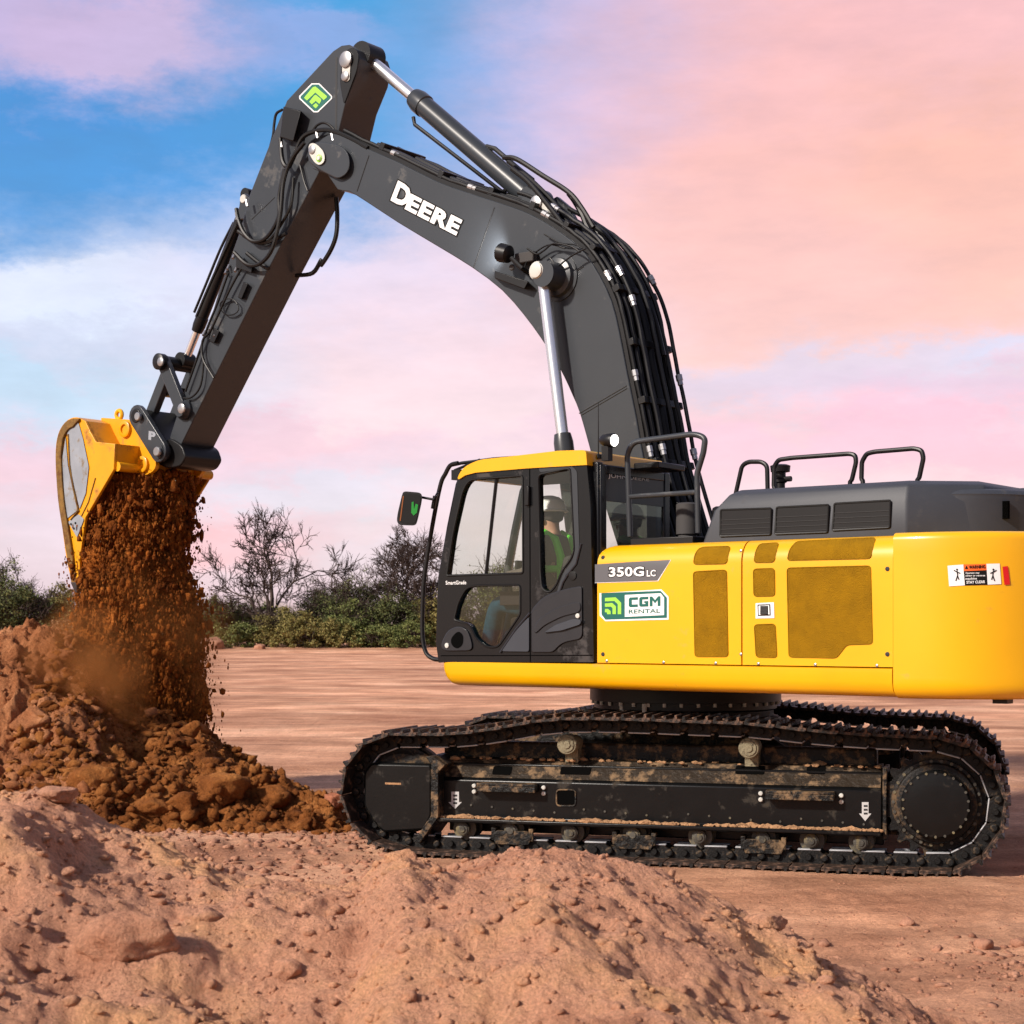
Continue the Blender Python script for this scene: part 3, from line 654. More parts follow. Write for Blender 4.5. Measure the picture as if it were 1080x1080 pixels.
decal('sign_emblem', 'green_lime', [C7(p) for p in ([(158, 335), (205, 332), (229, 356), (229, 406), (214, 406), (214, 362), (199, 348), (158, 350)], [(158, 359), (190, 357), (206, 372), (206, 406), (191, 406), (191, 379), (184, 373), (158, 374)], [(158, 383), (172, 383), (183, 393), (183, 406), (167, 406), (167, 398), (158, 398)])], d1, sp, .006)
m = MB(); 
f9 = lambda x, y: sp(x, y, .0075)
def glyph(pl, x0, wd):
    for pp in pl: poly_px(m, C7([(x0+px_*wd, 376-(x0+px_*wd-262)*.043-py_*43) for px_, py_ in pp]), f9)
W_ = .27
glyph([[(0, .15), (.15, 0), (1, 0), (1, W_), (.34, W_), (.34, 1-W_), (1, 1-W_), (1, 1), (.15, 1), (0, .85)]], 262, 40)
glyph([[(0, .15), (.15, 0), (1, 0), (1, .56), (.55, .56), (.55, .36), (.68, .36), (.68, W_), (.34, W_), (.34, 1-W_), (1, 1-W_), (1, 1), (.15, 1), (0, .85)]], 308, 40)
glyph([[(0, 0), (.26, 0), (.26, .60), (.5, .28), (.74, .60), (.74, 0), (1, 0), (1, 1), (.78, 1), (.5, .62), (.22, 1), (0, 1)]], 354, 47)
text_px(m, 'RENTAL', *C7([(262, 404), (400, 400), (262, 386)]), lambda x, y: sp(x, y, .0075), .015); m.build('sign_lettering', 'green_dark', d1, smooth=False)
# latch plate on the rear door
decal('latch_plate', 'white_paint', [C7([(818, 358), (898, 354), (900, 423), (818, 425)])], d2, sp, .004)
decal('latch_frame', 'seam', [C7([(826, 364), (882, 362), (884, 412), (828, 414)])], d2, sp, .006)
decal('latch_face', 'white_plastic', [C7([(831, 369), (877, 367), (879, 407), (832, 409)])], d2, sp, .008)
m = MB(); 
for k in range(3): P = sp(*C7([(855, 376+k*12)])[0], .012); m.box((P.x+.03, P.y-.006, P.z-.012), (P.x-.03, P.y+.004, P.z+.010))
m.build('latch_handle', 'seam', d2, bevel=.003)

# ---- counterweight: superellipse in plan
aS = aC; LA = 1.10; NE = 2.3
def plan(k, n, ins=0.0):
    t = -math.pi/2+math.pi*k/n; c, s_ = math.cos(t), math.sin(t)
    r = (abs(c)**NE+abs(s_)**NE)**(-1/NE)
    return (aS-(LA-ins)*r*c, (1.5-ins)*r*s_*1.0)
def cwt(z0, z1, r0, r1, name, mt, ins0=0, parent=exc, n=56, a_front=None):
    m = MB(); rows = []
    zr = [(z0+r0*(1-math.cos(k/6*math.pi/2)), r0*(1-math.sin(k/6*math.pi/2))) for k in range(7)]+[(z0+(z1-z0)*k/8, 0) for k in range(1, 8)]+[(z1-r1*(1-math.sin((6-k)/6*math.pi/2+0)) if 0 else z1-r1+r1*math.sin(k/6*math.pi/2), r1*(1-math.cos(k/6*math.pi/2))) for k in range(7)]
    zr.sort()
    vs = []; N_ = n+1
    for z, ins in zr:
        vs += [(*plan(k, n, ins+ins0), z) for k in range(N_)]
    fs = []
    for i in range(len(zr)-1):
        for k in range(n): fs.append((i*N_+k, i*N_+k+1, (i+1)*N_+k+1, (i+1)*N_+k))
        fs.append((i*N_+n, i*N_, (i+1)*N_, (i+1)*N_+n))
    L_ = len(zr)-1; fs += [tuple(range(n, -1, -1)), tuple(L_*N_+k for k in range(N_))]
    m.add(vs, fs); return m.build(name, mt, parent, ang=45)
zC0 = hp(944, 737, 1.5).z; zC1 = hp(942, 562, 1.47).z
cw = cwt(zC0, zC1, .10, .05, 'counterweight', 'yellow_paint')
def cp(x, y, off=.004):
    r = Vector(((x-540)/F, 1, (HOR-y)/F)); O = Vector((0, 0, HC)); lo, hi = 5.0, 16.0
    def inside(t):
        q = HF.loc(O+r*t); a = aS-q.x
        return a > 0 and (abs(a/(LA+off))**NE+abs(q.y/(1.5+off))**NE) < 1 or (a <= 0 and abs(q.y) < 1.5+off)
    for k in range(440):
        if inside(5+k*.025): hi = 5+k*.025; lo = hi-.025; break
    for _ in range(24):
        mi = (lo+hi)/2
        if inside(mi): hi = mi
        else: lo = mi
    return HF.loc(O+r*hi)
def rect_cp(name, mt, q, off, n=6):
    m = MB(); vs = []; fs = []
    for i in range(n+1):
        s_ = i/n
        for (pa, pb) in ((q[0], q[1]), (q[3], q[2])): vs.append(cp(pa[0]+(pb[0]-pa[0])*s_, pa[1]+(pb[1]-pa[1])*s_, off))
    for i in range(n): fs.append((2*i, 2*i+2, 2*i+3, 2*i+1))
    m.add(vs, fs); return m.build(name, mt, cw, smooth=False)
rect_cp('label_panel', 'white_paint', C8([(838, 470), (888, 466), (893, 532), (843, 535)]), .004)
rect_cp('label_panel', 'white_paint', C8([(961, 464), (1003, 463), (1008, 528), (965, 530)]), .004)
rect_cp('warning_header', 'orange', C8([(888, 466), (961, 464), (962, 484), (889, 487)]), .004)
rect_cp('warning_text_ground', 'black_paint', C8([(889, 487), (962, 484), (965, 530), (893, 532)]), .004)
rect_cp('reflector', 'red', C8([(1012, 473), (1029, 471), (1036, 529), (1018, 531)]), .006)
m = MB(); g = lambda x, y: cp(x, y, .007)
text_px(m, 'WARNING', *C8([(906, 480), (958, 478), (905, 469)]), g, .03); poly_px(m, C8([(893, 480), (903, 480), (898, 469)]), g)
m.build('warning_lettering', 'black_paint', cw, smooth=False)
m = MB()
for k, w in enumerate(('Operator may', 'swing or reverse', 'machine')): text_px(m, w, *C8([(895, 497.5+k*8.5), (895+(44, 62, 36)[k], 496.5+k*8.5), (895, 490.5+k*8.5)]), g, .02)
text_px(m, 'STAY CLEAR', *C8([(898, 527), (957, 525), (898, 518)]), g, .03); m.build('warning_lines', 'white_paint', cw, smooth=False)
m = MB()                                             # pictogram figures being struck
for ox, fl in ((868, 1), (983, -1)):
    for seg in (((0, 486), (2*fl, 500)), ((2*fl, 500), (-4*fl, 518)), ((1*fl, 500), (6*fl, 514)), ((0, 490), (10*fl, 494)), ((0, 490), (-10*fl, 484))):
        (xa, ya), (xb, yb) = seg; dx, dy = xb-xa, yb-ya; l = math.hypot(dx, dy); nx, ny = -dy/l*1.6, dx/l*1.6
        poly_px(m, C8([(ox+xa+nx, ya+ny), (ox+xb+nx, yb+ny), (ox+xb-nx, yb-ny), (ox+xa-nx, ya-ny)]), g)
    poly_px(m, C8([(ox+3.2*math.cos(t), 482+3.2*math.sin(t)) for t in [k*.785 for k in range(8)]]), g)
m.build('pictogram', 'black_paint', cw, smooth=False)
m = MB(); P = cp(1045, 740, -.05); m.box((P.x-.05, P.y-.25, zC0-.03), (P.x+.05, P.y-.15, zC0+.02)); m.build('drain_plug', 'black_satin', cw)

for x_, y_ in ((781.5, 581), (781.5, 690), (640, 697), (700, 698.5), (755, 699.5), (800, 700), (860, 701), (925, 702)):
    m = MB(); P = sp(x_, y_, .0); m.lathe(P, (0, 1, 0), [(-.002, .011), (.005, .010), (.007, .005)], 12); m.build('panel_bolt', 'steel', exc)
for x_, y_ in ((636, 690), (636, 588), (936, 600), (936, 690)):
    m = MB(); P = sp(x_, y_, .0); m.lathe(P, (0, 1, 0), [(-.002, .016), (.004, .015), (.005, .009)], 14); m.build('door_lock', 'seam', d1 if x_ < 700 else d2)
# ---- dark engine hood
bH = 1.27
h0 = [hp(740, 571.7, bH), hp(751.7, 536.7, bH), hp(771.7, 518, bH-.04)]
zA, zB_, zT = zTop-.01, hp(850, 531, bH).z, hp(860, 511.5, bH-.05).z
zW1 = zA+.02
aH1 = hp(955, 540, bH).x; Q = ha(1006.7, 540, aH1-.42)
def hloop(z, a0, b, ins): return [(a0, b, z), (aH1+ins*.3, b, z), (aH1-.42+ins, b-.34, z), (aH1-.42+ins, -(b-.2), z), (a0, -b, z)]
rows = [hloop(zA, h0[0].x, bH, 0), hloop(zB_-.02, h0[1].x, bH-.01, 0), hloop(zT-.035, h0[2].x+.03, bH-.05, .03), hloop(zT, h0[2].x-.02, bH-.12, .10)]
m = MB(); n = 5
vs = [v for r_ in rows for v in r_]; fs = [tuple(range(n-1, -1, -1)), tuple((len(rows)-1)*n+k for k in range(n))]
for i in range(len(rows)-1):
    for k in range(n): fs.append((i*n+k, i*n+(k+1) % n, (i+1)*n+(k+1) % n, (i+1)*n+k))
m.add(vs, fs); hood = m.build('engine_hood', 'hood_grey', exc, bevel=.018, seg=3, ang=50)
for q in (C8([(120, 293), (280, 288), (278, 371), (118, 377)]), C8([(297, 285), (462, 277), (458, 364), (292, 370)]), C8([(480, 273), (657, 263), (655, 349), (474, 358)])):
    q = rnd(q, 1.6, 3)
    m = MB(); f = lambda x, y: hp(x, y, bH+.004); poly_px(m, q, f); vg = m.build('hood_vent', 'black_satin', hood, smooth=False)
    m = MB(); m.tube([hp(x, y, bH+.005) for x, y in q], .007, 5, True); m.build('vent_rim', 'black_rubber', hood)
    m = MB(); x0 = min(p[0] for p in q)+1; x1 = max(p[0] for p in q)-1; y0 = min(p[1] for p in q)+3; y1 = max(p[1] for p in q)-2
    for k in range(4):
        y = y0+(y1-y0)*(.35+.2*k); A = hp(x0, y+.6, bH+.006); B_ = hp(x1, y-1.2, bH+.006); z = (A.z+B_.z)/2; m.box((A.x, bH+.003, z-.003), (B_.x, bH+.008, z+.001))
    m.build('vent_louvre', 'seam', hood)
# lower rear cover over the counterweight
cv = cwt(zC1+.004, zC1+.31, .01, .06, 'rear_cover', 'hood_grey', .42, n=40)
m = MB(); cvP = cp(1020, 545, -.28); 
for k in range(2): 
    P = cp(1062, 538, -.42); m.box((P.x-.02, P.y-.0, P.z-.06+k*.0), (P.x+.02, P.y+.03, P.z+.06))
m.build('cover_slot', 'black_deep', cv)
m = MB(); m.box((aH1-.25, -.75, zC1+.26), (aH1-.58, .35, zC1+.35)); m.build('cover_hump', 'hood_grey', cv, bevel=.05, seg=4)
# handrails on the hood
for pts in ([(773, 517), (783.5, 490), (790, 487), (803, 487), (809, 491), (810, 515)], [(816, 515), (816.5, 492), (821, 485), (835, 483), (896, 478.5), (902, 480), (903, 487), (898, 508)], [(908.5, 507), (909, 487), (914, 478.5), (922, 476.5), (964, 473), (972, 475), (974, 483), (969, 506)]):
    m = MB(); b = .95; P = [hp(x, y, b) for x, y in rnd(pts, [0, 4, 3, 3, 4, 0][:len(pts)] if len(pts) == 6 else 3, 3)]
    P[0].z -= .12; P[-1].z -= .12
    m.tube(P, .017, 10); m.build('hood_handrail', 'black_satin', exc)
m = MB(); P = hp(823, 500, .75); m.lathe((P.x, P.y, zT-.05), (0, 0, 1), [(0, .035), (.12, .035), (.13, .05), (.15, .05), (.16, .04), (.20, .04), (.205, .07), (.25, .075), (.26, .05)], 20)
m.lathe((P.x-.09, P.y, zT+.10), (1, 0, 0), [(0, .02), (.09, .02)], 10); m.build('exhaust_stack', 'black_satin', exc)
# deck behind the cab: steps plate, filter canister, bracket boxes, big grab rail
m = MB(); A = hp(667, 566, 1.25); B_ = hp(733, 562, 1.25); m.box((A.x, .5, zTop+.002), (B_.x, 1.28, zTop+.055)); m.build('walkway_plate', 'black_satin', exc, bevel=.006)
A = hp(725, 558, .95); m = MB(); m.lathe((A.x, .95, zTop+.055), (0, 0, 1), [(0, .07), (.03, .07), (.035, .085), (.26, .085), (.27, .07), (.275, .02)], 28); m.build('filter_canister', 'cab_inner', exc)
m = MB(); m.box((A.x-.14, .45, zTop), (A.x-.42, .85, zTop+.30)); m.build('air_box', 'black_satin', exc, bevel=.03)
m = MB(); bR = 1.22
rail = rnd([(664.5, 566), (661.5, 478), (668, 466), (733, 457.5), (744, 462), (742, 477), (735, 500), (736.5, 562)], [0, 6, 6, 8, 5, 3, 5, 0], 5)
m.tube([hp(x, y, bR) for x, y in rail], .022, 12); m.tube([hp(663, 524, bR), hp(735, 519, bR)], .019, 10); m.build('grab_rail', 'cab_inner', exc)
bpy.data.objects['grab_rail'].data.materials[0] = M['charcoal']
# ---- right hand side: tank and tool box of plain yellow sheet, partly seen past the boom
m = MB(); m.box((aF-.25, -1.48, zSill), (a1-.32, -.55, zSill+.55)); m.build('tool_box', 'yellow_paint', exc, bevel=.04)

# ---- cab
cab = empty('cab', (0, 0, 0), 0, exc)
outer = rnd(C6([(264, 990), (252, 905), (262, 620), (300, 400), (338, 215), (358, 165), (400, 138), (650, 108), (905, 84), (925, 300), (940, 990)]), [2, 6, 6, 20, 10, 8, 8, 0, 4, 0, 2], 4)
w1 = rnd(C6([(296, 611), (322, 430), (366, 235), (395, 190), (440, 186), (628, 172), (630, 601)]), [2, 8, 10, 8, 5, 3, 3], 4)
w2 = rnd(C6([(328, 805), (345, 730), (380, 665), (420, 654), (618, 652), (618, 780), (520, 925), (470, 925), (425, 890), (395, 825)]), [3, 6, 6, 5, 4, 4, 5, 5, 5, 4], 4)
w3 = rnd(C6([(697, 168), (838, 138), (855, 500), (842, 535), (800, 590), (775, 655), (745, 688), (712, 668), (706, 600)]), [5, 5, 6, 6, 8, 6, 5, 5, 4], 4)
m = MB(); plate(m, outer, [w1, w2, w3], 1.5, 1.44); side = m.build('side_frame', 'cab_black', cab, ang=25)
for w, gm in ((w1, 'glass'), (w2, 'glass_dark'), (w3, 'glass')):
    m = MB(); poly_px(m, w, lambda x, y: hp(x, y, 1.475)); m.build('window_glass', gm, cab, smooth=False)
    m = MB(); m.tube([hp(x, y, 1.501) for x, y in w], .009, 6, True); m.build('window_seal', 'black_rubber', cab)
m = MB(); P, P2 = C6([(514, 185), (468, 606)]); m.tube([hp(*P, 1.48), hp(*P2, 1.48)], .014, 6)
m.build('window_divider', 'black_rubber', cab)
# door and panel shapes on the side
f = lambda x, y: hp(x, y, 1.506)
m = MB(); m.prism([hp(x, y, 1.512) for x, y in rnd(C6([(667, 760), (720, 700), (800, 672), (888, 655), (890, 870), (880, 890), (800, 905), (760, 948), (667, 948)]), [4, 10, 10, 4, 4, 4, 8, 4, 3])], [hp(x, y, 1.495) for x, y in rnd(C6([(667, 760), (720, 700), (800, 672), (888, 655), (890, 870), (880, 890), (800, 905), (760, 948), (667, 948)]), [4, 10, 10, 4, 4, 4, 8, 4, 3])])
m.build('rear_side_panel', 'cab_panel', cab, bevel=.006)
q = rnd(C6([(720, 862), (770, 828), (850, 800), (884, 805), (882, 825), (800, 852)]), 3)
m = MB(); m.prism([hp(x, y, 1.53) for x, y in q], [hp(x, y, 1.505) for x, y in q]); m.build('panel_blade', 'hood_grey', cab, bevel=.006)
q = rnd(C6([(700, 800), (780, 750), (880, 722), (884, 770), (800, 790), (720, 830), (680, 870), (676, 840)]), 6)
m = MB(); m.prism([hp(x, y, 1.522) for x, y in q], [hp(x, y, 1.505) for x, y in q]); m.build('panel_ridge', 'cab_panel', cab, bevel=.006)
q = rnd(C6([(535, 944), (600, 850), (657, 790), (657, 946)]), [3, 8, 3, 3])
m = MB(); m.prism([hp(x, y, 1.514) for x, y in q], [hp(x, y, 1.495) for x, y in q]); m.build('door_lower_panel', 'hood_grey', cab, bevel=.006)
q = rnd(C6([(272, 905), (300, 850), (345, 830), (385, 845), (405, 900), (408, 940), (290, 942), (272, 930)]), 6)
m = MB(); m.prism([hp(x, y, 1.514) for x, y in q], [hp(x, y, 1.495) for x, y in q]); m.build('door_corner_panel', 'cab_panel', cab, bevel=.006)
q = rnd(C6([(313, 885), (345, 852), (368, 870), (366, 915), (340, 934), (315, 915)]), 4)
m = MB(); poly_px(m, q, lambda x, y: hp(x, y, 1.517)); m.build('panel_recess', 'black_deep', cab)
m = MB(); m.lathe(hp(*C6([(299, 917)])[0], 1.512), (0, 1, 0), [(0, .02), (.012, .02), (.014, .012)], 14); m.lathe(hp(*C6([(872, 787)])[0], 1.512), (0, 1, 0), [(0, .018), (.012, .018), (.014, .010)], 14); m.build('lock_button', 'pin_cap', cab)
m = MB(); m.lathe(hp(*C6([(848, 612)])[0], 1.500), (0, 1, 0), [(0, .034), (.008, .034), (.009, .026)], 18); m.build('filler_cap', 'black_rubber', cab)
m = MB()
for a, b, r_ in (((659, 108), (662, 988), .005), ((270, 962), (935, 960), .004)): 
    pa, pb = C6([a, b]); m.tube([hp(*pa, 1.5), hp(*pb, 1.5)], r_, 5)
m.build('door_gap', 'black_deep', cab)
q = rnd(C6([(700, 120), (838, 128), (866, 150), (876, 480), (860, 560), (815, 610), (790, 680), (782, 700), (776, 690), (786, 655), (806, 600), (846, 545), (858, 500), (840, 136), (700, 160)]), 4)
m = MB(); poly_px(m, q, lambda x, y: hp(x, y, 1.5035)); m.build('window_surround', 'charcoal', cab, smooth=False)
m = MB(); m.tube([hp(x, y, 1.505) for x, y in C6([(668, 775), (720, 722), (790, 685), (805, 640), (830, 600), (862, 560), (884, 470)])], .008, 6); m.tube([hp(x, y, 1.506) for x, y in C6([(530, 948), (600, 845), (660, 775)])], .009, 6); m.build('panel_trim', 'cab_panel', cab)
m = MB(); 
for a, b in (((645, 220), (664, 305)),): pa, pb = C6([a, b]); A = hp(*pa, 1.5); B_ = hp(*pb, 1.5); m.box((A.x, 1.49, A.z), (B_.x, 1.53, B_.z))
m.build('door_hinge', 'black_satin', cab, bevel=.006)
m = MB(); text_px(m, 'SmartGrade', *C6([(291, 651), (381, 649), (291, 634)]), lambda x, y: hp(x, y, 1.504), .012); m.build('lettering', 'white_paint', cab, smooth=False)
# body of the cab behind the side frame
bI = .57
O3 = [hp(x, y, 1.44) for x, y in outer]
aR = hp(626, 600, 1.5).x; zF0 = zSill+.01; zR = hp(600, 488, 1.5).z
def bar(pts, r, name='cab_pillar', mt='cab_black', n=6):
    m = MB(); m.tube(pts, r, n); return m.build(name, mt, cab)
def pillar(x0, x1, z0, z1, b0, b1, name, mt): m = MB(); m.box((x0, b0, z0), (x1, b1, z1)); return m.build(name, mt, cab, bevel=.01)
FR = [hp(x, y, 1.44) for x, y in C6([(264, 990), (252, 905), (262, 620), (300, 400), (338, 215), (358, 165)])]
bar([(p.x-.03, bI+.03, p.z) for p in FR], .035)
bar([(p.x-.03, 1.44, p.z) for p in FR], .03)
pillar(aR, aR+.10, zF0, zR, bI, bI+.07, 'cab_pillar', 'cab_black'); pillar(aR+.0, aR+.07, zF0, zR, 1.37, 1.4399, 'cab_pillar', 'cab_black')
pillar(FR[0].x-.08, aR, zF0-.02, zF0+.05, bI, 1.44, 'cab_floor', 'cab_inner')
pillar(FR[1].x-.05, aR+.1, zF0+.05, zF0+.42, bI, bI+.05, 'cab_wall', 'cab_inner')
pillar(aR, aR+.05, zF0+.05, zF0+.55, bI+.07, 1.37, 'cab_rear_wall', 'cab_inner')
pillar(FR[-1].x-.05, aR+.05, zR-.06, zR, bI, 1.4399, 'cab_ceiling', 'cab_inner')
m = MB(); vs = [(p.x-.01, b, p.z) for p in FR for b in (bI+.05, 1.43)]; m.add(vs, [(2*i, 2*i+1, 2*i+3, 2*i+2) for i in range(len(FR)-1)]); m.build('windshield', 'glass', cab, smooth=False)
m = MB(); fr_top = [(p.x-.03, bI+.02, p.z) for p in FR[1:]]; m.add(fr_top+[(aR+.1, bI+.02, zR), (aR+.1, bI+.02, zF0+.42), ], [tuple(range(len(fr_top)+2))]); m.build('window_glass', 'glass', cab, smooth=False)
# rear window in the plane facing backwards
rw = [ha(x, y, aR) for x, y in C5([(325, 565), (640, 640), (668, 880), (440, 905), (335, 850)])]
m = MB(); y0, y1 = .56, 1.36; m.add([(aR-.002, y0, zF0+.60), (aR-.002, y1, zF0+.60), (aR-.002, y1, zR-.09), (aR-.002, y0, zR-.09)], [(0, 1, 2, 3)]); m.build('rear_window', 'glass', cab, smooth=False)
m = MB(); zt = zR-.09
m.box((aR-.012, y0, zt-.20), (aR-.004, y1, zt)); m.build('rear_visor', 'cab_panel', cab)
m = MB()
for b in (y0-.04, y1+.035): m.box((aR-.02, b-.04, zF0+.5), (aR+.0, b+.035, zR-.02))
m.box((aR-.02, y0, zF0+.52), (aR, y1, zF0+.60)); m.box((aR-.02, y0, zR-.0899), (aR, y1, zR-.02)); m.build('rear_window_frame', 'cab_black', cab, bevel=.008)
m = MB(); text_px(m, 'JOHN DEERE', *C5([(400, 614), (612, 634), (400, 584)]), lambda x, y: ha(x, y, aR-.018), .02); m.build('rear_lettering', 'pin_cap', cab, smooth=False)
# roof
ro = rnd(C6([(342, 186), (352, 160), (380, 128), (440, 103), (560, 90), (780, 64), (905, 60), (910, 126), (650, 141), (420, 160), (375, 172), (348, 190)]), [3, 4, 8, 6, 0, 0, 4, 0, 0, 0, 0, 3], 4)
P = [hp(x, y, 1.515) for x, y in ro]; zlo = min(p.z for p in P if p.x < .9)
m = MB(); m.prism(P, [Vector((p.x, .46, p.z)) for p in P]); m.build('roof', 'yellow_paint', cab, bevel=.02, seg=3)
m = MB(); A = hp(588, 478, 1.2); 
m.lathe((hp(594, 470, .9).x, .9, zR+.05), (0, 0, 1), [(0, .03), (.06, .02)], 10); m.build('roof_knob', 'black_rubber', cab); m = MB(); P = hp(627, 480, 1.4); m.lathe((P.x, 1.35, zR+.03), (0, 0, 1), [(0, .03), (.03, .03), (.04, .006), (.42, .003)], 10); m.build('antenna', 'black_rubber', cab)
# work lamp at the roof's rear edge
P = ha(646, 466, aR-.08); m = MB(); m.lathe((P.x+.10, P.y, P.z+.02), (-1, .15, -.1), [(0, .03), (.03, .045), (.12, .055), (.13, .05)], 20); m.box((P.x+.02, P.y-.03, P.z-.14), (P.x+.08, P.y+.03, P.z-.03)); lb = m.build('work_lamp', 'black_satin', cab)
m = MB(); m.lathe((P.x-.032, P.y+.02, P.z+.007), (-1, .15, -.1), [(0, .044), (.006, .036)], 20); m.build('lamp_lens', 'lamp_lit', cab)
m = MB(); m.box((aR-.25, .62, zR-.03), (aR-.02, 1.0, zR+.02)); m.build('camera_bracket', 'black_satin', cab, bevel=.01)
# seat, consoles, wheel-less controls
m = MB(); sx = .38; m.box((sx-.05, .86, 1.70), (sx+.42, 1.32, 1.83)); m.prism([(sx-.02, .88, 1.82), (sx+.06, .88, 1.82), (sx-.09, .88, 2.30), (sx-.17, .88, 2.30)], [(sx-.02, 1.30, 1.82), (sx+.06, 1.30, 1.82), (sx-.09, 1.30, 2.30), (sx-.17, 1.30, 2.30)]); m.box((sx+.05, .90, zF0+.05), (sx+.32, 1.16, 1.72)); m.build('operator_seat', 'seat_fabric', cab, bevel=.03)
for b0, b1 in ((.64, .76), (1.29, 1.39)):
    m = MB(); m.box((sx+.0, b0, 1.92), (sx+.46, b1, 2.03)); bc = (b0+b1)/2; m.tube([(sx+.38, bc, 2.02), (sx+.41, bc, 2.14)], .015, 8); m.lathe((sx+.41, bc, 2.14), (.15, 0, 1), [(0, .02), (.03, .026), (.08, .022), (.10, .01)], 12); m.build('console', 'cab_inner', cab, bevel=.015)
m = MB(); m.box((1.12, .62, 2.10), (1.15, .80, 2.30)); m.tube([(1.13, .66, 1.55), (1.13, .66, 2.12)], .02, 8); m.build('monitor', 'black_satin', cab, bevel=.01)
# front guard hose-like rail and mirror
gr = crv(C6([(345, 118), (312, 128), (290, 165), (268, 215), (235, 380), (200, 600), (190, 750), (190, 880), (205, 948), (235, 974), (268, 980)]), 5)
m = MB(); m.tube([hp(p[0], p[1], 1.40) for p in gr], .018, 10); m.build('guard_rail', 'black_satin', cab)
m = MB(); m.tube([hp(x, y, 1.3) for x, y in C6([(305, 130), (360, 118), (440, 108), (500, 100), (600, 93)])], .014, 8); m.tube([hp(x, y, 1.3) for x, y in C6([(330, 150), (440, 104)])], .012, 8); P = hp(*C6([(350, 160)])[0], 1.35); m.box((P.x-.05, 1.3, P.z-.06), (P.x+.04, 1.4, P.z+.02)); m.build('roof_bracket', 'black_satin', cab)
mi = rnd(C6([(107, 241), (180, 247), (189, 262), (186, 290), (168, 370), (160, 392), (90, 390), (76, 375), (80, 340), (100, 255)]), 4)
def mirp(x, y, d): # mirror plane turned towards the operator
    return hp(x, y, 1.62+d)
m = MB(); m.prism([mirp(x, y, 0) for x, y in mi], [mirp(x, y, -.07) for x, y in mi]); m.build('mirror', 'black_rubber', cab, bevel=.012)
mg = [(x*.86+432*.14, y*.88+536*.12) for x, y in mi]
m = MB(); poly_px(m, mg, lambda x, y: mirp(x, y, .004)); m.build('mirror_glass', 'black_paint', cab, smooth=False)
m = MB(); poly_px(m, C6([(103, 262), (108, 262), (94, 372), (89, 372)]), lambda x, y: mirp(x, y, .007)); m.build('mirror_marker', 'mirror_orange', cab, smooth=False)
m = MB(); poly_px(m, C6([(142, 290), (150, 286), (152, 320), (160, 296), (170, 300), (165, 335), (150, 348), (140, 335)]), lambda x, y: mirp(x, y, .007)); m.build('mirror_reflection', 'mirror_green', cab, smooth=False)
m = MB(); m.tube([hp(x, y, 1.55) for x, y in C6([(186, 268), (240, 278)])], .010, 8); m.tube([hp(x, y, 1.50) for x, y in C6([(245, 262), (240, 290), (235, 318)])], .018, 8); m.tube([hp(*C6([(240, 278)])[0], 1.5), hp(*C6([(262, 240)])[0], 1.40)], .012, 8); m.build('mirror_arm', 'black_satin', cab)

# ---- boom
BH = .31
bo_top = [(335, 150), (346, 142), (358, 142), (388, 157), (420, 171), (460, 191), (490, 202), (524, 213), (550, 222), (567, 230), (585, 241), (602, 253), (617, 267), (632, 290), (645, 318), (653, 350), (661, 392), (671, 441), (680, 490), (700, 560), (712, 600)]
bo_bot = [(722, 640), (700, 655), (668, 620), (640, 540), (621, 470), (611, 435), (604, 418), (595, 398), (584, 378), (569, 355), (552, 332), (529, 306), (497.5, 282), (460, 259), (420, 235), (385, 212), (368, 202), (356, 200), (345, 184), (330, 178), (324, 164), (328, 154)]
bpoly = [tuple(p) for p in crv(bo_top, 2)]+[tuple(p) for p in crv(bo_bot, 2)]
P = [hp(x, y, BH) for x, y in bpoly]
m = MB(); m.ext(P, -BH); boom = m.build('boom', 'charcoal', exc, bevel=.008, ang=28)
def bar_px(mb, pts, b, r, n=8): mb.tube([hp(x, y, b) for x, y in pts], r, n)
for a, b in (C4([(222, 320), (143, 548)]), C3([(645, 578), (590, 742)]), C5([(250, 275), (495, 132)]), C5([(262, 283), (497, 145)]), C4([(560, 545), (520, 570)])):
    m = MB(); bar_px(m, [a, b], BH+.0005, .005, 6); m.build('weld_seam', 'seam', boom)
# tip boss and its round plate
def pin(mb, x, y, b, r, l=.06, mi_=0, n=24): P = hp(x, y, b); mb.lathe(P, (0, 1, 0), [(0, r), (l*.8, r), (l, r*.85)], n, mi_)
q = rnd([(334, 149), (356, 152), (366, 158), (370, 172), (366, 184), (356, 189), (338, 180), (325, 171), (325, 156)], [6, 4, 8, 8, 8, 4, 6, 8, 8])
m = MB(); m.prism([hp(x, y, BH+.05) for x, y in q], [hp(x, y, BH-.02) for x, y in q]); m.build('tip_boss', 'charcoal', boom, bevel=.01)
q = rnd([(326, 151), (333, 151), (342, 160), (343, 170), (337, 175), (331, 171), (325, 160)], 5)
m = MB(); m.prism([hp(x, y, BH+.068) for x, y in q], [hp(x, y, BH+.045) for x, y in q]); m.build('pin_plate', 'pin_cap', boom, bevel=.004)
m = MB(); pin(m, 329.5, 158, BH+.066, .04, .015); m.build('pin_end', 'steel', boom); m = MB(); pin(m, 337, 167, BH+.066, .035, .012); m.build('pin_ring', 'green_lime', boom); m = MB(); pin(m, 337, 167, BH+.07, .022, .02); m.build('pin_bolt', 'pin_cap', boom)
# boss for the lift cylinders
m = MB(); P = hp(589, 293, BH); m.lathe(P, (0, 1, 0), [(0, .20), (.012, .20), (.014, .17), (.05, .16), (.06, .12), (.22, .11)], 36); m.build('cylinder_boss', 'charcoal', boom)
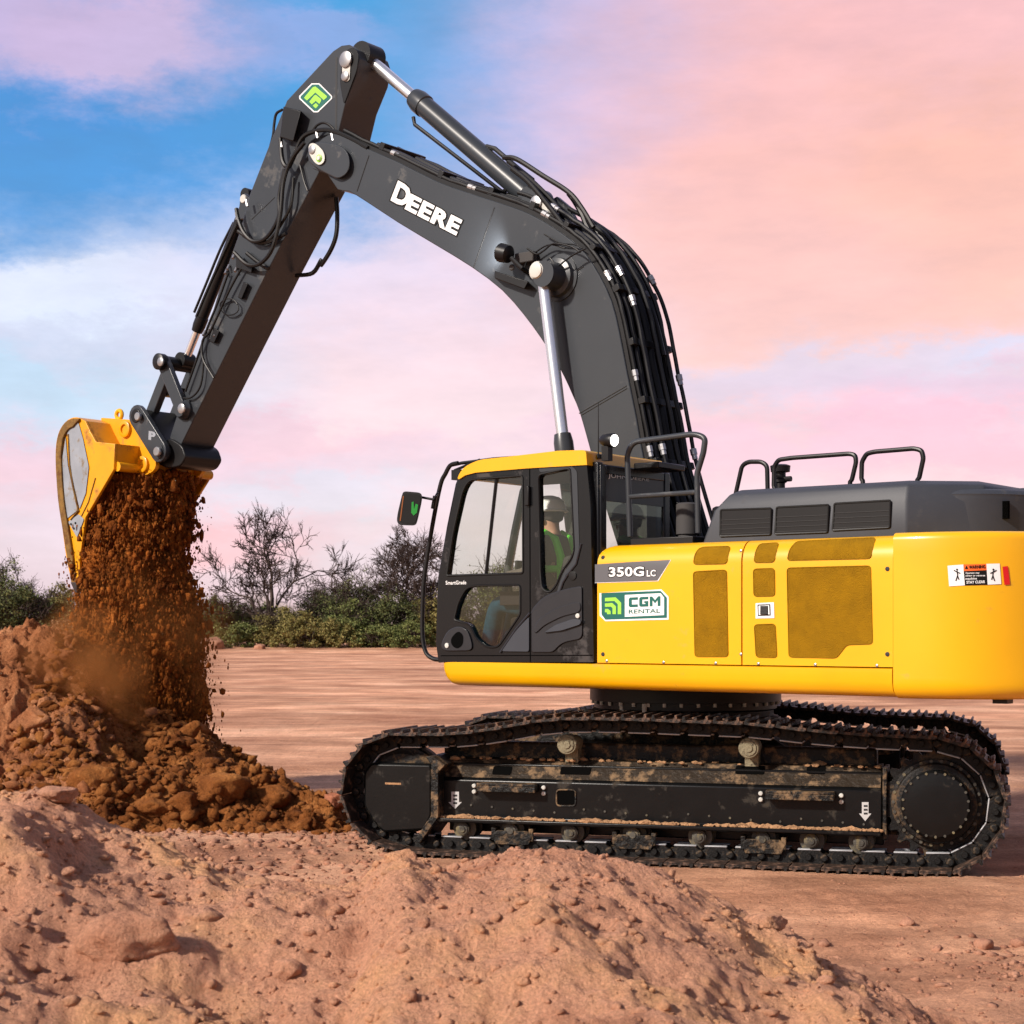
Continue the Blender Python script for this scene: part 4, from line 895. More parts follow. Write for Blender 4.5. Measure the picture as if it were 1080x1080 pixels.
# lettering
g = lambda x, y: hp(x, y, BH+.004); g2 = lambda x, y: hp(x, y, BH+.007)
for body, q in (('D', C3([(742, 783), (812, 822), (777, 692)])), ('EERE', C3([(806, 822), (1041, 944), (836, 752)]))):
    m = MB(); text_px(m, body, *q, g, .045, grow=.05); m.build('lettering_outline', 'black_paint', boom, smooth=False)
    m = MB(); text_px(m, body, *q, g2, .045); m.build('lettering', 'white_paint', boom, smooth=False)
# pipes and hoses on the boom's back
hz = random.Random(3)
base = crv(bo_top[2:], 3)
B3 = [hp(x, y, BH) for x, y in [tuple(p) for p in base]]
def offset_path(pts, d):
    out = []
    for i, p in enumerate(pts):
        t = pts[min(i+1, len(pts)-1)]-pts[max(i-1, 0)]; t.normalize(); nrm = Vector((-t.z, 0, t.x))
        if nrm.z < 0 and abs(t.z) < .8 or (nrm.x > 0 and abs(t.z) >= .8): nrm = -nrm
        out.append(p+nrm*d)
    return out
for k, (b, d, r_) in enumerate(((.27, .05, .020), (.20, .06, .026), (.20, .13, .018), (.10, .07, .030), (.0, .07, .034), (.02, .15, .022), (-.10, .07, .030), (-.12, .15, .020), (-.20, .07, .024), (-.27, .06, .020), (-.28, .13, .018))):
    pts = offset_path([Vector((p.x, b, p.z)) for p in B3], d); k0 = (0, 3, 16, 6, 22, 26, 8, 20, 2, 12, 22)[k]
    pts = pts[k0:]; pts = [p+Vector((0, hz.uniform(-.006, .006), hz.uniform(-.004, .004))) for p in pts]
    m = MB(); m.tube(crv(pts, 2), r_, 8); m.build('hydraulic_line', 'black_satin' if k % 3 else 'black_rubber', boom)
for i in (4, 9, 14, 19, 25, 30, 35, 40, 44, 48, 52):
    if i >= len(B3): continue
    a = offset_path(B3, .035)[i]; c = offset_path(B3, .105)[i]; t = (B3[min(i+1, len(B3)-1)]-B3[i-1]).normalized()*.03
    m = MB(); m.prism([(p.x, .29, p.z) for p in (a-t, a+t, c+t, c-t)], [(p.x, -.29, p.z) for p in (a-t, a+t, c+t, c-t)]); m.build('line_clamp', 'black_satin', boom, bevel=.005)
for i in (5, 12, 21, 33, 36, 42, 47):
    for b, st in ((.27, 0), (.20, 16), (-.28, 24)):
        if i >= st and hz.random() < .75 and i+1 < len(B3):
            pts = offset_path([Vector((p.x, b, p.z)) for p in B3], .05 if b > .25 else .13)
            m = MB(); e_ = (pts[i+1]-pts[i]).normalized(); m.tube([pts[i], pts[i]+e_*.05, pts[i]+e_*.051, pts[i]+e_*.09], [.030, .030, .024, .024], 8); m.build('hose_fitting', 'steel', boom)
tr_ = offset_path(B3, .036); m = MB(); o = [p-Vector((0, 0, 0)) for p in B3[1:]]+tr_[1:][::-1]
m.prism([Vector((p.x, .295, p.z)) for p in o], [Vector((p.x, -.295, p.z)) for p in o]); m.build('line_tray', 'black_satin', boom)
# hoses leaving the arm cylinder and loops at the boss and at the joint
HL = [([(531, 166), (545, 168), (572, 185), (600, 203), (614, 220), (626, 240)], .25, .022), ([(540, 178), (560, 195), (590, 232), (612, 262)], .26, .022), ([(536, 170), (560, 190), (585, 215), (600, 236)], .12, .022),
      ([(614, 222), (634, 250), (655, 280), (676, 305), (690, 335), (700, 375)], -.05, .022), ([(600, 204), (606, 212), (614, 226), (620, 240), (632, 262)], .0, .026), ([(620, 240), (640, 262), (662, 290), (680, 330), (692, 380), (708, 440)], -.25, .020),
      ([(556, 262), (566, 268), (574, 264), (584, 257), (602, 260), (612, 266)], .40, .008), ([(580, 272), (588, 280), (596, 275), (606, 268), (618, 262)], .42, .008), ([(552, 288), (556, 275), (565, 266), (580, 258), (596, 262)], .38, .007), ([(574, 247), (590, 256), (606, 258), (614, 262)], .36, .006)]
for pts, b, r_ in HL:
    m = MB(); m.tube([hp(p[0], p[1], b) for p in crv(pts, 6)], r_, 8); m.build('hose', 'black_rubber', boom)
# light bracket and lamp on the boom side
m = MB(); q = C4([(222, 560), (350, 600), (335, 630), (222, 588)]); m.prism([hp(x, y, BH+.10) for x, y in q], [hp(x, y, BH+.001) for x, y in q]); m.build('lamp_bracket', 'black_satin', boom, bevel=.006)
P = hp(*C4([(275, 500)])[0], BH+.16); m = MB(); m.lathe((P.x-.02, P.y, P.z), (1, 0, .3), [(0, .04), (.02, .075), (.11, .082), (.12, .075)], 18); m.tube([P+Vector((-.03, 0, -.03)), P+Vector((-.14, 0, -.13)), P+Vector((-.14, -.12, -.16))], .02, 8)
m.build('boom_lamp', 'black_satin', boom)
m = MB(); Q = hp(*C4([(320, 515)])[0], BH+.06); m.box((Q.x+.05, Q.y-.05, Q.z-.04), (Q.x-.15, Q.y+.02, Q.z+.05)); m.lathe(hp(*C4([(290, 548)])[0], BH+.10), (0, 1, 0), [(0, .03), (.02, .03)], 8); m.build('valve_block', 'cab_inner', boom, bevel=.01)
m = MB(); m.lathe((P.x+.095, P.y, P.z+.033), (1, 0, .3), [(0, .066), (.004, .05)], 18); m.build('lamp_lens', 'lamp_lit', boom)
sd = bpy.data.lights.new('lamp_light', 'SPOT'); so = bpy.data.objects.new('lamp_light', sd); col.objects.link(so); so.parent = boom
so.location = P+Vector((.13, 0, .04)); so.rotation_euler = Vector((1, -.55, .35)).to_track_quat('-Z', 'Y').to_euler(); sd.energy = 26; sd.spot_size = R(120); sd.spot_blend = .8; sd.shadow_soft_size = .04; sd.color = (1, .98, .95)
# cylinders of the boom
def cylinder(p0, p1, r_rod, r_bar, frac, name, parent=exc, eye0=.07, eye1=.09, eyew=.14):
    p0, p1 = Vector(p0), Vector(p1); d = (p1-p0).normalized(); L_ = (p1-p0).length
    root = empty(name, (0, 0, 0), 0, parent)
    m = MB(); m.lathe(p0, d, [(0, r_rod), (L_*(1-frac)+.05, r_rod)], 24); m.build('rod', 'chrome', root)
    q = p0+d*L_*(1-frac); m = MB(); m.lathe(q, d, [(-.05, r_rod*1.15), (-.05, r_bar*.95), (.02, r_bar*1.12), (.11, r_bar*1.12), (.115, r_bar), (L_*frac-.03, r_bar), (L_*frac, r_bar*.6)], 28)
    if eyew: m.lathe(p1-Vector((0, eyew/2, 0)), (0, 1, 0), [(0, eye1), (eyew, eye1)], 24)
    m.build('barrel', 'charcoal', root)
    if eyew:
        m = MB(); m.lathe(p0-Vector((0, eyew/2, 0)), (0, 1, 0), [(0, eye0), (eyew, eye0)], 24); m.build('rod_eye', 'black_satin', root)
    return root
for b in (.445, -.445):
    A = hp(572, 287, .445); A.y = b; Bq = hp(594, 464, .445); d = (Bq-A); C_ = A+d*2.0; C_.y = b; C_.z = max(C_.z, 1.6)
    C_ = A+(Vector((d.x, 0, d.z))).normalized()*((A.z-1.62)/abs(d.normalized().z)); fr_ = 1-(d.length/(C_-A).length)
    cy = cylinder(A, C_, .052, .074, fr_, 'lift_cylinder', eye0=.085, eye1=.09)
    m = MB(); s2 = 1 if b > 0 else -1; m.lathe(A+Vector((0, s2*.05, 0)), (0, s2, 0), [(0, .078), (.03, .078), (.04, .062), (.05, .062), (.055, .045)], 24); m.build('pin_end', 'pin_cap', cy)
A = hp(388, 61, 0); Bq = hp(565, 213, 0); ce = hp(437, 112, 0)
cy = cylinder(A, Bq, .055, .095, 1-(ce-A).length/(Bq-A).length, 'arm_cylinder', eye0=.13, eye1=.12, eyew=.22)
m = MB(); d = (Bq-A).normalized(); q0 = ce+d*.1; q1 = Bq-d*.35; up = Vector((-d.z, 0, d.x)); up = up if up.z > 0 else -up
m.tube([q0-up*.07+Vector((0, .05, 0)), q0-up*.115+d*.06+Vector((0, .05, 0)), q1-up*.115+Vector((0, .05, 0)), q1-up*.07+d*.05+Vector((0, .05, 0))], .018, 8); m.tube([q1-d*.45+up*.09, q1-d*.35+up*.125, q1+up*.125, q1+d*.2+up*.13], .022, 8)
m.build('cylinder_pipe', 'black_satin', cy)
m = MB()
for s2 in (1, -1):
    q = [(548, 226), (556, 206), (566, 200), (578, 210), (590, 232), (592, 250), (560, 236)]
    m.prism([Vector((hp(x, y, .14).x, s2*.15, hp(x, y, .14).z)) for x, y in q], [Vector((hp(x, y, .14).x, s2*.20, hp(x, y, .14).z)) for x, y in q])
m.build('cylinder_lug', 'charcoal', boom, bevel=.006)
q = rnd(C4([(365, 285), (390, 275), (440, 330), (440, 350), (420, 358), (370, 315)]), 4)
m = MB(); m.prism([hp(x, y, .215) for x, y in q], [hp(x, y, .19) for x, y in q]); m.build('pin_plate', 'pin_cap', boom, bevel=.004)
m = MB(); pin(m, *C4([(381, 302)])[0], .215, .06, .02); pin(m, *C4([(423, 343)])[0], .215, .025, .02); m.build('pin_end', 'steel', boom)

# ---- arm
AH = .22
arm_px = [(351, 54), (360, 48), (368, 47), (376, 52), (379, 61), (376, 80), (364, 110), (358, 135), (354, 152), (345, 168), (337, 181), (311, 230), (283.5, 283), (225.6, 399), (188.6, 474), (181, 468), (179, 461), (195.6, 410), (219, 346), (231, 306), (253, 244), (263, 206), (285, 150), (302.5, 106)]
P = [hp(x, y, AH) for x, y in arm_px]
m = MB(); m.ext(P, -AH); arm = m.build('arm', 'charcoal', exc, bevel=.008, ang=28)
# underside plate painted black and raised rear plates
q = [(354, 66), (354, 141), (356, 150), (364, 108), (376, 80), (379, 62)]
q = rnd(C3([(520, 125), (540, 105), (560, 112), (562, 130), (556, 235), (540, 245), (524, 235)]), 2)
m = MB(); m.prism([hp(x, y, AH+.03) for x, y in q], [hp(x, y, AH) for x, y in q]); m.build('pin_plate', 'pin_cap', arm, bevel=.004)
m = MB(); pin(m, *C3([(542, 142)])[0], AH+.028, .075, .025); pin(m, *C3([(538, 218)])[0], AH+.028, .045, .02); m.build('pin_end', 'steel', arm)
m = MB(); q = C3([(492, 130), (500, 130), (497, 480), (490, 480)]); poly_px(m, q, lambda x, y: hp(x, y, AH+.002)); 
q = C3([(522, 110), (575, 82), (600, 115), (590, 190), (530, 350), (512, 250)]); m2 = MB(); m2.prism([hp(x, y, AH+.02) for x, y in rnd(q, 5)], [hp(x, y, AH-.002) for x, y in rnd(q, 5)]); m2.build('ear_plate', 'black_satin', arm, bevel=.006)
m.build('plate_fold', 'seam', arm, smooth=False)
for a, b in (C3([(315, 460), (355, 490)]), C3([(110, 870), (215, 770)]), C2([(175, 1000), (220, 1035)])): m = MB(); bar_px(m, [a, b], AH+.0005, .004, 6); m.build('weld_seam', 'seam', arm)
ga = lambda o: (lambda x, y: hp(x, y, AH+o))
for nm, mt, pl, o in (('emblem_border', 'white_paint', [(383, 250), (418, 250), (476, 308), (476, 320), (412, 382), (392, 382), (326, 320), (326, 308)], .003), ('emblem', 'green_dark', [(386, 255), (415, 255), (470, 309), (470, 318), (409, 376), (394, 376), (332, 318), (332, 310)], .0045)):
    m = MB(); poly_px(m, C3(pl), ga(o)); m.build(nm, mt, arm, smooth=False)
m = MB()
for pl in ([(400, 264), (452, 308), (452, 314), (438, 326), (400, 292), (362, 328), (348, 316), (388, 268)], [(402, 302), (426, 322), (426, 330), (418, 344), (402, 330), (384, 346), (372, 334), (394, 306)], [(402, 340), (414, 350), (402, 364), (388, 352)]): poly_px(m, C3(pl), ga(.006))
m.build('emblem_chevrons', 'green_lime', arm, smooth=False)
m = MB(); q = C3([(255, 355), (335, 375), (300, 515), (238, 495)]); m.prism([hp(x, y, AH+.10) for x, y in q], [hp(x, y, AH) for x, y in q]); m.build('valve_cover', 'black_satin', arm, bevel=.008)
# hoses along the arm
for pts, b, r_ in ((C3([(250, 370), (222, 390), (212, 440), (205, 500), (170, 620), (125, 740), (90, 820)]), .0, .014), (C3([(240, 500), (250, 600), (275, 632), (300, 590), (340, 500), (400, 468), (470, 465), (560, 500), (640, 545)]), .30, .022), (C3([(260, 640), (235, 760), (232, 860), (180, 950), (120, 970), (75, 930), (50, 870), (40, 820)]), .30, .020), (C3([(350, 520), (290, 600), (255, 700), (240, 850), (205, 1000), (150, 1070), (90, 1075), (30, 1020)]), .32, .020), (C3([(300, 680), (290, 800), (240, 900), (190, 965), (150, 975)]), .28, .014),
                   (C3([(385, 470), (410, 440), (440, 430), (470, 445), (500, 480)]), .30, .012), (C3([(330, 620), (350, 700), (365, 740)]), .25, .010), (C3([(495, 770), (500, 850), (495, 940), (470, 1010), (425, 1080)])+C2([(860, 190), (820, 250), (745, 262)]), -.12, .022),
                   (C2([(475, 30), (420, 150), (340, 330), (290, 450)]), .06, .016), (C2([(460, 20), (400, 140), (330, 310), (280, 430)]), -.02, .014), (C2([(500, 220), (440, 330), (380, 460), (350, 520), (318, 560), (320, 640), (370, 730)]), .27, .012), (C2([(435, 250), (385, 390), (340, 500), (300, 620), (240, 790)]), .26, .012), (C2([(520, 160), (570, 200), (620, 230)]), .25, .020), (C2([(325, 640), (310, 760), (270, 815), (220, 820), (190, 815)]), .26, .010), (C2([(480, 60), (560, 110), (620, 110), (700, 70)]), .27, .018)):
    m = MB(); m.tube([hp(p[0], p[1], b) for p in crv(pts, 5)], r_, 8); m.build('hose', 'black_rubber', arm)
m = MB(); loop = [(440+42*math.cos(t)*(1+.1*math.sin(2*t)), 405+38*math.sin(t)) for t in [k*.33 for k in range(38)]]; m.tube([hp(*C2([p])[0], AH+.03+.0006*i) for i, p in enumerate(loop)], .006, 6); m.build('coiled_cable', 'black_rubber', arm)
m = MB(); q = C2([(505, 290), (525, 298), (495, 370), (478, 360)]); m.prism([hp(x, y, AH+.05) for x, y in q], [hp(x, y, AH) for x, y in q]); m.build('grease_gun', 'black_satin', arm, bevel=.006)
for x, y in C2([(465, 165), (440, 215), (490, 200), (475, 225), (330, 515), (360, 490), (380, 520), (430, 235)]): Pq = hp(x, y, AH+.01); m = MB(); m.tube([Pq, Pq+Vector((-.015, .04, -.05))], .014, 8); m.build('hose_fitting', 'steel', arm)
for x, y in C3([(405, 468), (475, 480), (242, 510), (40, 840), (85, 780)]): Pq = hp(x, y, .30); m = MB(); m.tube([Pq, Pq+Vector((-.02, 0, -.07))], .016, 8); m.build('hose_fitting', 'steel', arm)
m = MB(); q = C2([(470, 170), (545, 215), (540, 250), (470, 225)]); m.prism([hp(x, y, AH+.06) for x, y in q], [hp(x, y, AH) for x, y in q]); m.build('hose_block', 'black_satin', arm, bevel=.005); m = MB(); q = C2([(370, 500), (395, 515), (370, 570), (350, 560)]); m.prism([hp(x, y, AH+.05) for x, y in q], [hp(x, y, AH) for x, y in q]); m.build('hose_block', 'black_satin', arm, bevel=.005)
# bucket cylinder, in front of the arm
A = hp(*C2([(240, 650)])[0], 0); Bq = hp(264, 206, 0); ce = hp(*C2([(304, 500)])[0], 0)
cy = cylinder(A, Bq, .042, .060, 1-(ce-A).length/(Bq-A).length, 'bucket_cylinder', eye0=.08, eye1=.06, eyew=.16)
for o_ in cy.children:
    if o_.name.startswith('barrel'): o_.data.materials[0] = M['black_satin']
m = MB(); pin(m, 259.7, 210.6, .12, .045, .05); m.build('pin_end', 'pin_cap', cy)
m = MB(); q = [(252, 232), (255, 208), (260, 204), (265, 210), (268, 230)]
for s2 in (1, -1): m.prism([Vector((hp(x, y, .14).x, s2*.12, hp(x, y, .14).z)) for x, y in q], [Vector((hp(x, y, .14).x, s2*.16, hp(x, y, .14).z)) for x, y in q])
m.build('cylinder_lug', 'charcoal', arm, bevel=.006)
# linkage at the arm's lower end
lk = empty('bucket_linkage', (0, 0, 0), 0, exc)
J1 = hp(*C2([(128, 655)])[0], .30); J2 = hp(*C2([(222, 870)])[0], .27); J3 = hp(147.5, 439, .30); J4 = hp(168.5, 476, .33)
m = MB(); m.lathe(Vector((J1.x, -.32, J1.z)), (0, 1, 0), [(0, .07), (.64, .07)], 24); m.lathe(Vector((J1.x, .27, J1.z)), (0, 1, 0), [(0, .085), (.07, .085), (.08, .07)], 24); m.build('link_pin', 'black_satin', lk)
for p_, b_, r_, l_ in ((C2([(130, 655)])[0], .345, .045, .02), (C2([(225, 868)])[0], .325, .05, .02), (C1([(460, 170)])[0], .375, .042, .03), (C1([(548, 330)])[0], .375, .048, .03)): m = MB(); pin(m, *p_, b_, r_, l_); m.build('pin_end', 'steel', lk)
def flat_link(p, q, w, b0, b1, name, mt='charcoal', slot=False):
    p = Vector((p.x, 0, p.z)); q = Vector((q.x, 0, q.z)); d = (q-p).normalized(); n_ = Vector((-d.z, 0, d.x)); o = []
    for k in range(9): a = math.pi/2+k*math.pi/8; o.append(p+(d*math.cos(a)+n_*math.sin(a))*w)
    for k in range(9): a = -math.pi/2+k*math.pi/8; o.append(q+(d*math.cos(a)+n_*math.sin(a))*w)
    m = MB(); m.prism([Vector((v.x, b1, v.z)) for v in o], [Vector((v.x, b0, v.z)) for v in o]); m.build(name, mt, lk, bevel=.008)
for s2 in (1, -1):
    b = sorted((s2*.23, s2*.29)); flat_link(J1, J2, .075, b[0], b[1], 'tilt_lever')
    b = sorted((s2*.295, s2*.35)); flat_link(J3, J4, .115, b[0], b[1], 'coupler_plate')
    b = sorted((s2*.12, s2*.20)); flat_link(J1, J3, .06, b[0], b[1], 'bucket_link')
m = MB(); c = (J1+J3)/2; m.box((c.x-.07, -.12, c.z-.05), (c.x+.07, .12, c.z+.05)); m.lathe(Vector((J3.x, -.36, J3.z)), (0, 1, 0), [(0, .075), (.72, .075)], 24)
d_ = (J4-J3).normalized(); n_ = Vector((d_.z, 0, -d_.x)); n_ = n_ if n_.x > 0 else -n_; c4 = [J3-n_*.10, J4-n_*.10, J4+n_*.10, J3+n_*.05]
m.prism([Vector((p.x, .28, p.z)) for p in c4], [Vector((p.x, -.28, p.z)) for p in c4]); m.build('link_bridge', 'black_satin', lk, bevel=.01)
m = MB(); m.lathe(Vector((J2.x, AH-.02, J2.z)), (0, 1, 0), [(0, .11), (.05, .11), (.08, .085), (.10, .08)], 24); J5 = hp(197, 482, AH); m.lathe(Vector((J4.x+.0, -.36, J4.z)), (0, 1, 0), [(0, .08), (.72, .08)], 24); m.build('pivot_boss', 'charcoal', lk)
q = rnd([(180, 462), (192, 470), (196, 482), (190, 492), (176, 494), (164, 488), (160, 478), (168, 466)], 4)
m = MB(); m.prism([hp(x, y, AH+.03) for x, y in q], [Vector((hp(x, y, AH+.03).x, -AH-.03, hp(x, y, AH+.03).z)) for x, y in q]); m.build('arm_nose', 'black_satin', lk, bevel=.012)
q = C1([(525, 238), (540, 245), (535, 275), (515, 268)]); m = MB(); text_px(m, 'P', *C1([(503, 275), (535, 280), (505, 235)]), lambda x, y: hp(x, y, .3535), .06); m.build('stamp', 'worn_steel', lk, smooth=False)

# ---- bucket
BW = .66
buck = empty('bucket', (0, 0, 0), 0, exc)
backc = [tuple(p) for p in crv([(90, 444), (80, 440), (71, 443), (63, 453), (59, 468), (58.5, 490), (60, 512), (65, 553), (70, 590), (75, 612)], 3)]
bside = [(120, 495), (121, 468), (101, 466), (95, 455)]+backc+[(84, 614), (84, 590), (90, 546)]
dB = .03
for s2 in (1, -1):
    m = MB(); q = [hp(x, y, BW) for x, y in bside]
    m.prism([Vector((p.x, s2*BW, p.z)) for p in q], [Vector((p.x, s2*(BW-.035), p.z)) for p in q]); sdp = m.build('side_plate', 'yellow_worn', buck, bevel=.006)
    if s2 > 0: near_plate = sdp
path = [(120, 495), (121, 468), (101, 466), (95, 455)]+backc
q = [hp(x, y, BW) for x, y in path]; m = MB(); vs = []; k = len(q)
cen = sum((p for p in q), Vector())/k
inn = [p+(cen-p).normalized()*.035 for p in q]
vs = [Vector((p.x, b, p.z)) for b in (BW-.034, -BW+.034) for p in q]+[Vector((p.x, b, p.z)) for b in (BW-.034, -BW+.034) for p in inn]
fs = []
for i in range(k-1): fs += [(i, i+1, k+i+1, k+i), (2*k+i, 3*k+i, 3*k+i+1, 2*k+i+1)]
fs += [(0, k, 3*k, 2*k), (k-1, 3*k-1, 4*k-1, 2*k-1)]
m.add(vs, fs); m.build('shell', 'yellow_worn', buck, ang=30)
m = MB(); rp_ = crv(C1([(185, 178), (150, 180), (120, 200), (92, 250), (80, 330), (82, 430), (92, 560), (112, 690), (130, 800), (150, 880)]), 4)
q1 = [hp(p[0], p[1], BW+.03) for p in rp_]
w = .09; q2 = []
for i, p in enumerate(q1):
    t = (q1[min(i+1, len(q1)-1)]-q1[max(0, i-1)]).normalized(); n_ = Vector((t.z, 0, -t.x)); n_ = n_ if (cen-p).dot(n_) > 0 else -n_; q2.append(p+n_*w*min(1, i/4+.2)*min(1, (len(q1)-i)/8+.4))
o = q1+q2[::-1]
m.prism(o, [Vector((p.x, BW, p.z)) for p in o]); m.build('edge_strip', 'rim_brown', buck, bevel=.006)
for k, pl in enumerate(([(140, 188), (165, 178), (185, 200), (205, 270), (232, 400), (218, 520), (190, 592), (168, 500), (143, 380), (133, 250)], [(126, 262), (108, 380), (112, 520), (132, 636), (180, 598), (158, 500), (136, 390)], [(137, 650), (186, 614), (210, 638), (178, 722)])):
    m = MB(); q = rnd(C1(pl), 1.5, 2); m.prism([hp(x, y, BW+.010) for x, y in q], [hp(x, y, BW+.0005) for x, y in q]); m.build('wear_plate', 'worn_steel', buck, bevel=.003)
m = MB(); m.tube([hp(x, y, BW+.012) for x, y in C1([(138, 250), (145, 390), (162, 500), (184, 600), (150, 640)])], .010, 6); m.tube([hp(x, y, BW+.004) for x, y in C1([(262, 450), (230, 560), (190, 640)])], .006, 6); m.build('plate_seam', 'rim_brown', buck)
m = MB()
for x, y in C1([(152, 660), (172, 655), (165, 680)]): pin(m, x, y, BW+.009, .012, .01, n=8)
m.build('bolt_head', 'seam', buck)
# lip and teeth
L0 = hp(75, 612, BW); L1 = hp(86, 600, BW); m = MB()
m.prism([Vector((L0.x+.03, BW-.03, L0.z+.02)), Vector((L0.x-.08, BW-.03, L0.z-.02)), Vector((L0.x-.10, BW-.03, L0.z+.05)), Vector((L0.x+.02, BW-.03, L0.z+.16))], [Vector((L0.x+.03, -BW+.03, L0.z+.02)), Vector((L0.x-.08, -BW+.03, L0.z-.02)), Vector((L0.x-.10, -BW+.03, L0.z+.05)), Vector((L0.x+.02, -BW+.03, L0.z+.16))])
m.build('cutting_lip', 'rim_brown', buck, bevel=.008)
tooth0 = None
for k in range(5):
    y = BW-.05-k*(2*BW-.10)/4
    if tooth0 is None:
        m = MB(); a = L0.x-.03; z = L0.z+.02
        m.prism([(a+.05, -.06, z+.06), (a-.06, -.06, z+.06), (a-.055, -.05, z-.05), (a+.03, -.05, z-.05)], [(a+.05, .06, z+.06), (a-.06, .06, z+.06), (a-.055, .05, z-.05), (a+.03, .05, z-.05)], 0)
        m.prism([(a+.04, -.055, z-.04), (a-.06, -.055, z-.04), (a-.05, -.035, z-.15), (a-.01, -.035, z-.15)], [(a+.04, .055, z-.04), (a-.06, .055, z-.04), (a-.05, .035, z-.15), (a-.01, .035, z-.15)], 1)
        tt = m.build('tooth', ['rim_brown', 'charcoal'], buck, bevel=.008); tooth0 = tt
    else: tt = tooth0.copy(); col.objects.link(tt); tt.parent = buck
    tt.location = (0, y, 0)
# ears with bosses, lifting eye
ear = rnd(C1([(285, 175), (330, 178), (430, 185), (450, 240), (530, 355), (540, 395), (520, 425), (460, 450), (430, 478), (420, 462), (445, 440), (452, 325), (348, 292), (310, 262)]), [2, 3, 5, 4, 6, 6, 5, 3, 3, 2, 3, 4, 2, 3])
for s2 in (1, -1):
    m = MB(); q = [hp(x, y, .34) for x, y in ear]; m.prism([Vector((p.x, s2*.34, p.z)) for p in q], [Vector((p.x, s2*.29, p.z)) for p in q]); m.build('ear', 'yellow_worn', buck, bevel=.006)
m = MB()
for x, y in C1([(402, 228), (482, 388)]): P = hp(x, y, .34); m.lathe(P, (0, 1, 0), [(-.02, .085), (.03, .085), (.035, .075), (.035, .05), (.015, .048)], 24)
m.build('ear_boss', 'yellow_worn', buck)
m = MB(); c = hp(*C1([(370, 162)])[0], .31); m.tube([c+Vector((.045*math.cos(t), 0, .045*math.sin(t))) for t in [k*math.pi/8 for k in range(16)]], .022, 8, True); m.build('lifting_eye', 'yellow_paint', buck)
m = MB(); q = [hp(x, y, .5) for x, y in C1([(345, 300), (450, 320), (445, 440), (430, 450), (345, 415)])]
m.prism([Vector((p.x, .29, p.z)) for p in q], [Vector((p.x, -.29, p.z)) for p in q]); m.build('top_box', 'yellow_worn', buck, bevel=.01)
A = hp(120, 492, BW); m = MB(); m.lathe(Vector((A.x-.02, -BW+.03, A.z)), (0, 1, 0), [(0, .05), (2*BW-.06, .05)], 14); m.build('top_edge_tube', 'yellow_worn', buck)

# ---- the operator
per = empty('person', (0, 0, 0), 0); per.location = Vector((CX, CY, 0))+HF.a*.40+HF.b*1.14+Vector((0, 0, 1.50)); per.rotation_euler = (0, 0, HF.rot)
tag(per, 'operator in white hard hat and green safety vest seated in the excavator cab', 'person')
def skinned(name, verts, edges, radii, mt, parent, root=0, lv=2):
    me = bpy.data.meshes.new(name); me.from_pydata(verts, edges, []); o = bpy.data.objects.new(name, me); col.objects.link(o); o.parent = parent
    sk = o.modifiers.new('skin', 'SKIN'); sk.use_smooth_shade = True; sub = o.modifiers.new('sub', 'SUBSURF'); sub.levels = lv; sub.render_levels = lv
    if not me.skin_vertices: me.attributes.new  # layer is made by the modifier's data below
    sv = me.skin_vertices[0].data if me.skin_vertices else None
    if sv is None:
        bm = bmesh.new(); bm.from_mesh(me); bm.verts.layers.skin.verify(); bm.to_mesh(me); bm.free(); sv = me.skin_vertices[0].data
    for i, r_ in enumerate(radii): sv[i].radius = (r_, r_) if not isinstance(r_, tuple) else r_; sv[i].use_root = (i == root)
    me.materials.append(M[mt]); return o
# local: x forward, y left, z up; origin under the seat at 1.62 m, hips at z .40
J = dict(pel=(.12, 0, .42), sp=(.09, 0, .60), ch=(.09, 0, .80), nk=(.10, 0, .97), hd=(.14, 0, 1.05), ht=(.14, 0, 1.17),
         ls=(.09, .19, .90), le=(.16, .25, .66), lw=(.40, .24, .64), rs=(.09, -.19, .90), re=(.16, -.25, .66), rw=(.40, -.24, .64),
         lh=(.14, .10, .40), lk=(.56, .13, .44), la=(.66, .13, .06), lt=(.80, .14, .02), rh=(.14, -.10, .40), rk=(.56, -.13, .44), ra=(.66, -.13, .06), rt=(.80, -.14, .02))
def fig(name, keys, edges, radii, mt, root=0): return skinned(name, [J[k] for k in keys], edges, radii, mt, per, root)
keys = ['pel', 'sp', 'ch', 'nk', 'hd', 'ht', 'ls', 'le', 'lw', 'rs', 're', 'rw', 'lh', 'lk', 'la', 'rh', 'rk', 'ra']
fig('body', keys, [(0, 1), (1, 2), (2, 3), (3, 4), (4, 5), (2, 6), (6, 7), (7, 8), (2, 9), (9, 10), (10, 11), (0, 12), (12, 13), (13, 14), (0, 15), (15, 16), (16, 17)], [.12, .12, .13, .055, .085, .085, .06, .042, .03, .06, .042, .03, .08, .06, .04, .08, .06, .04], 'skin')
fig('trousers', ['pel', 'sp', 'lh', 'lk', 'la', 'rh', 'rk', 'ra'], [(0, 1), (0, 2), (2, 3), (3, 4), (0, 5), (5, 6), (6, 7)], [.15, .13, .10, .082, .065, .10, .082, .065], 'denim')
fig('jacket', ['sp', 'ch', 'nk', 'ls', 'le', 'lw', 'rs', 're', 'rw', 'pel'], [(0, 1), (1, 2), (1, 3), (3, 4), (4, 5), (1, 6), (6, 7), (7, 8), (0, 9)], [.15, .155, .075, .08, .062, .045, .08, .062, .045, .14], 'jacket')
for s2 in (1, -1):
    m = MB(); m.tube([(.16, s2*.085, .62), (.235, s2*.10, .72), (.245, s2*.105, .82), (.20, s2*.115, .93), (.10, s2*.12, .985), (.0, s2*.11, .93), (-.045, s2*.10, .80), (-.05, s2*.10, .62)], .034, 8); m.build('vest_strap', 'hivis', per)
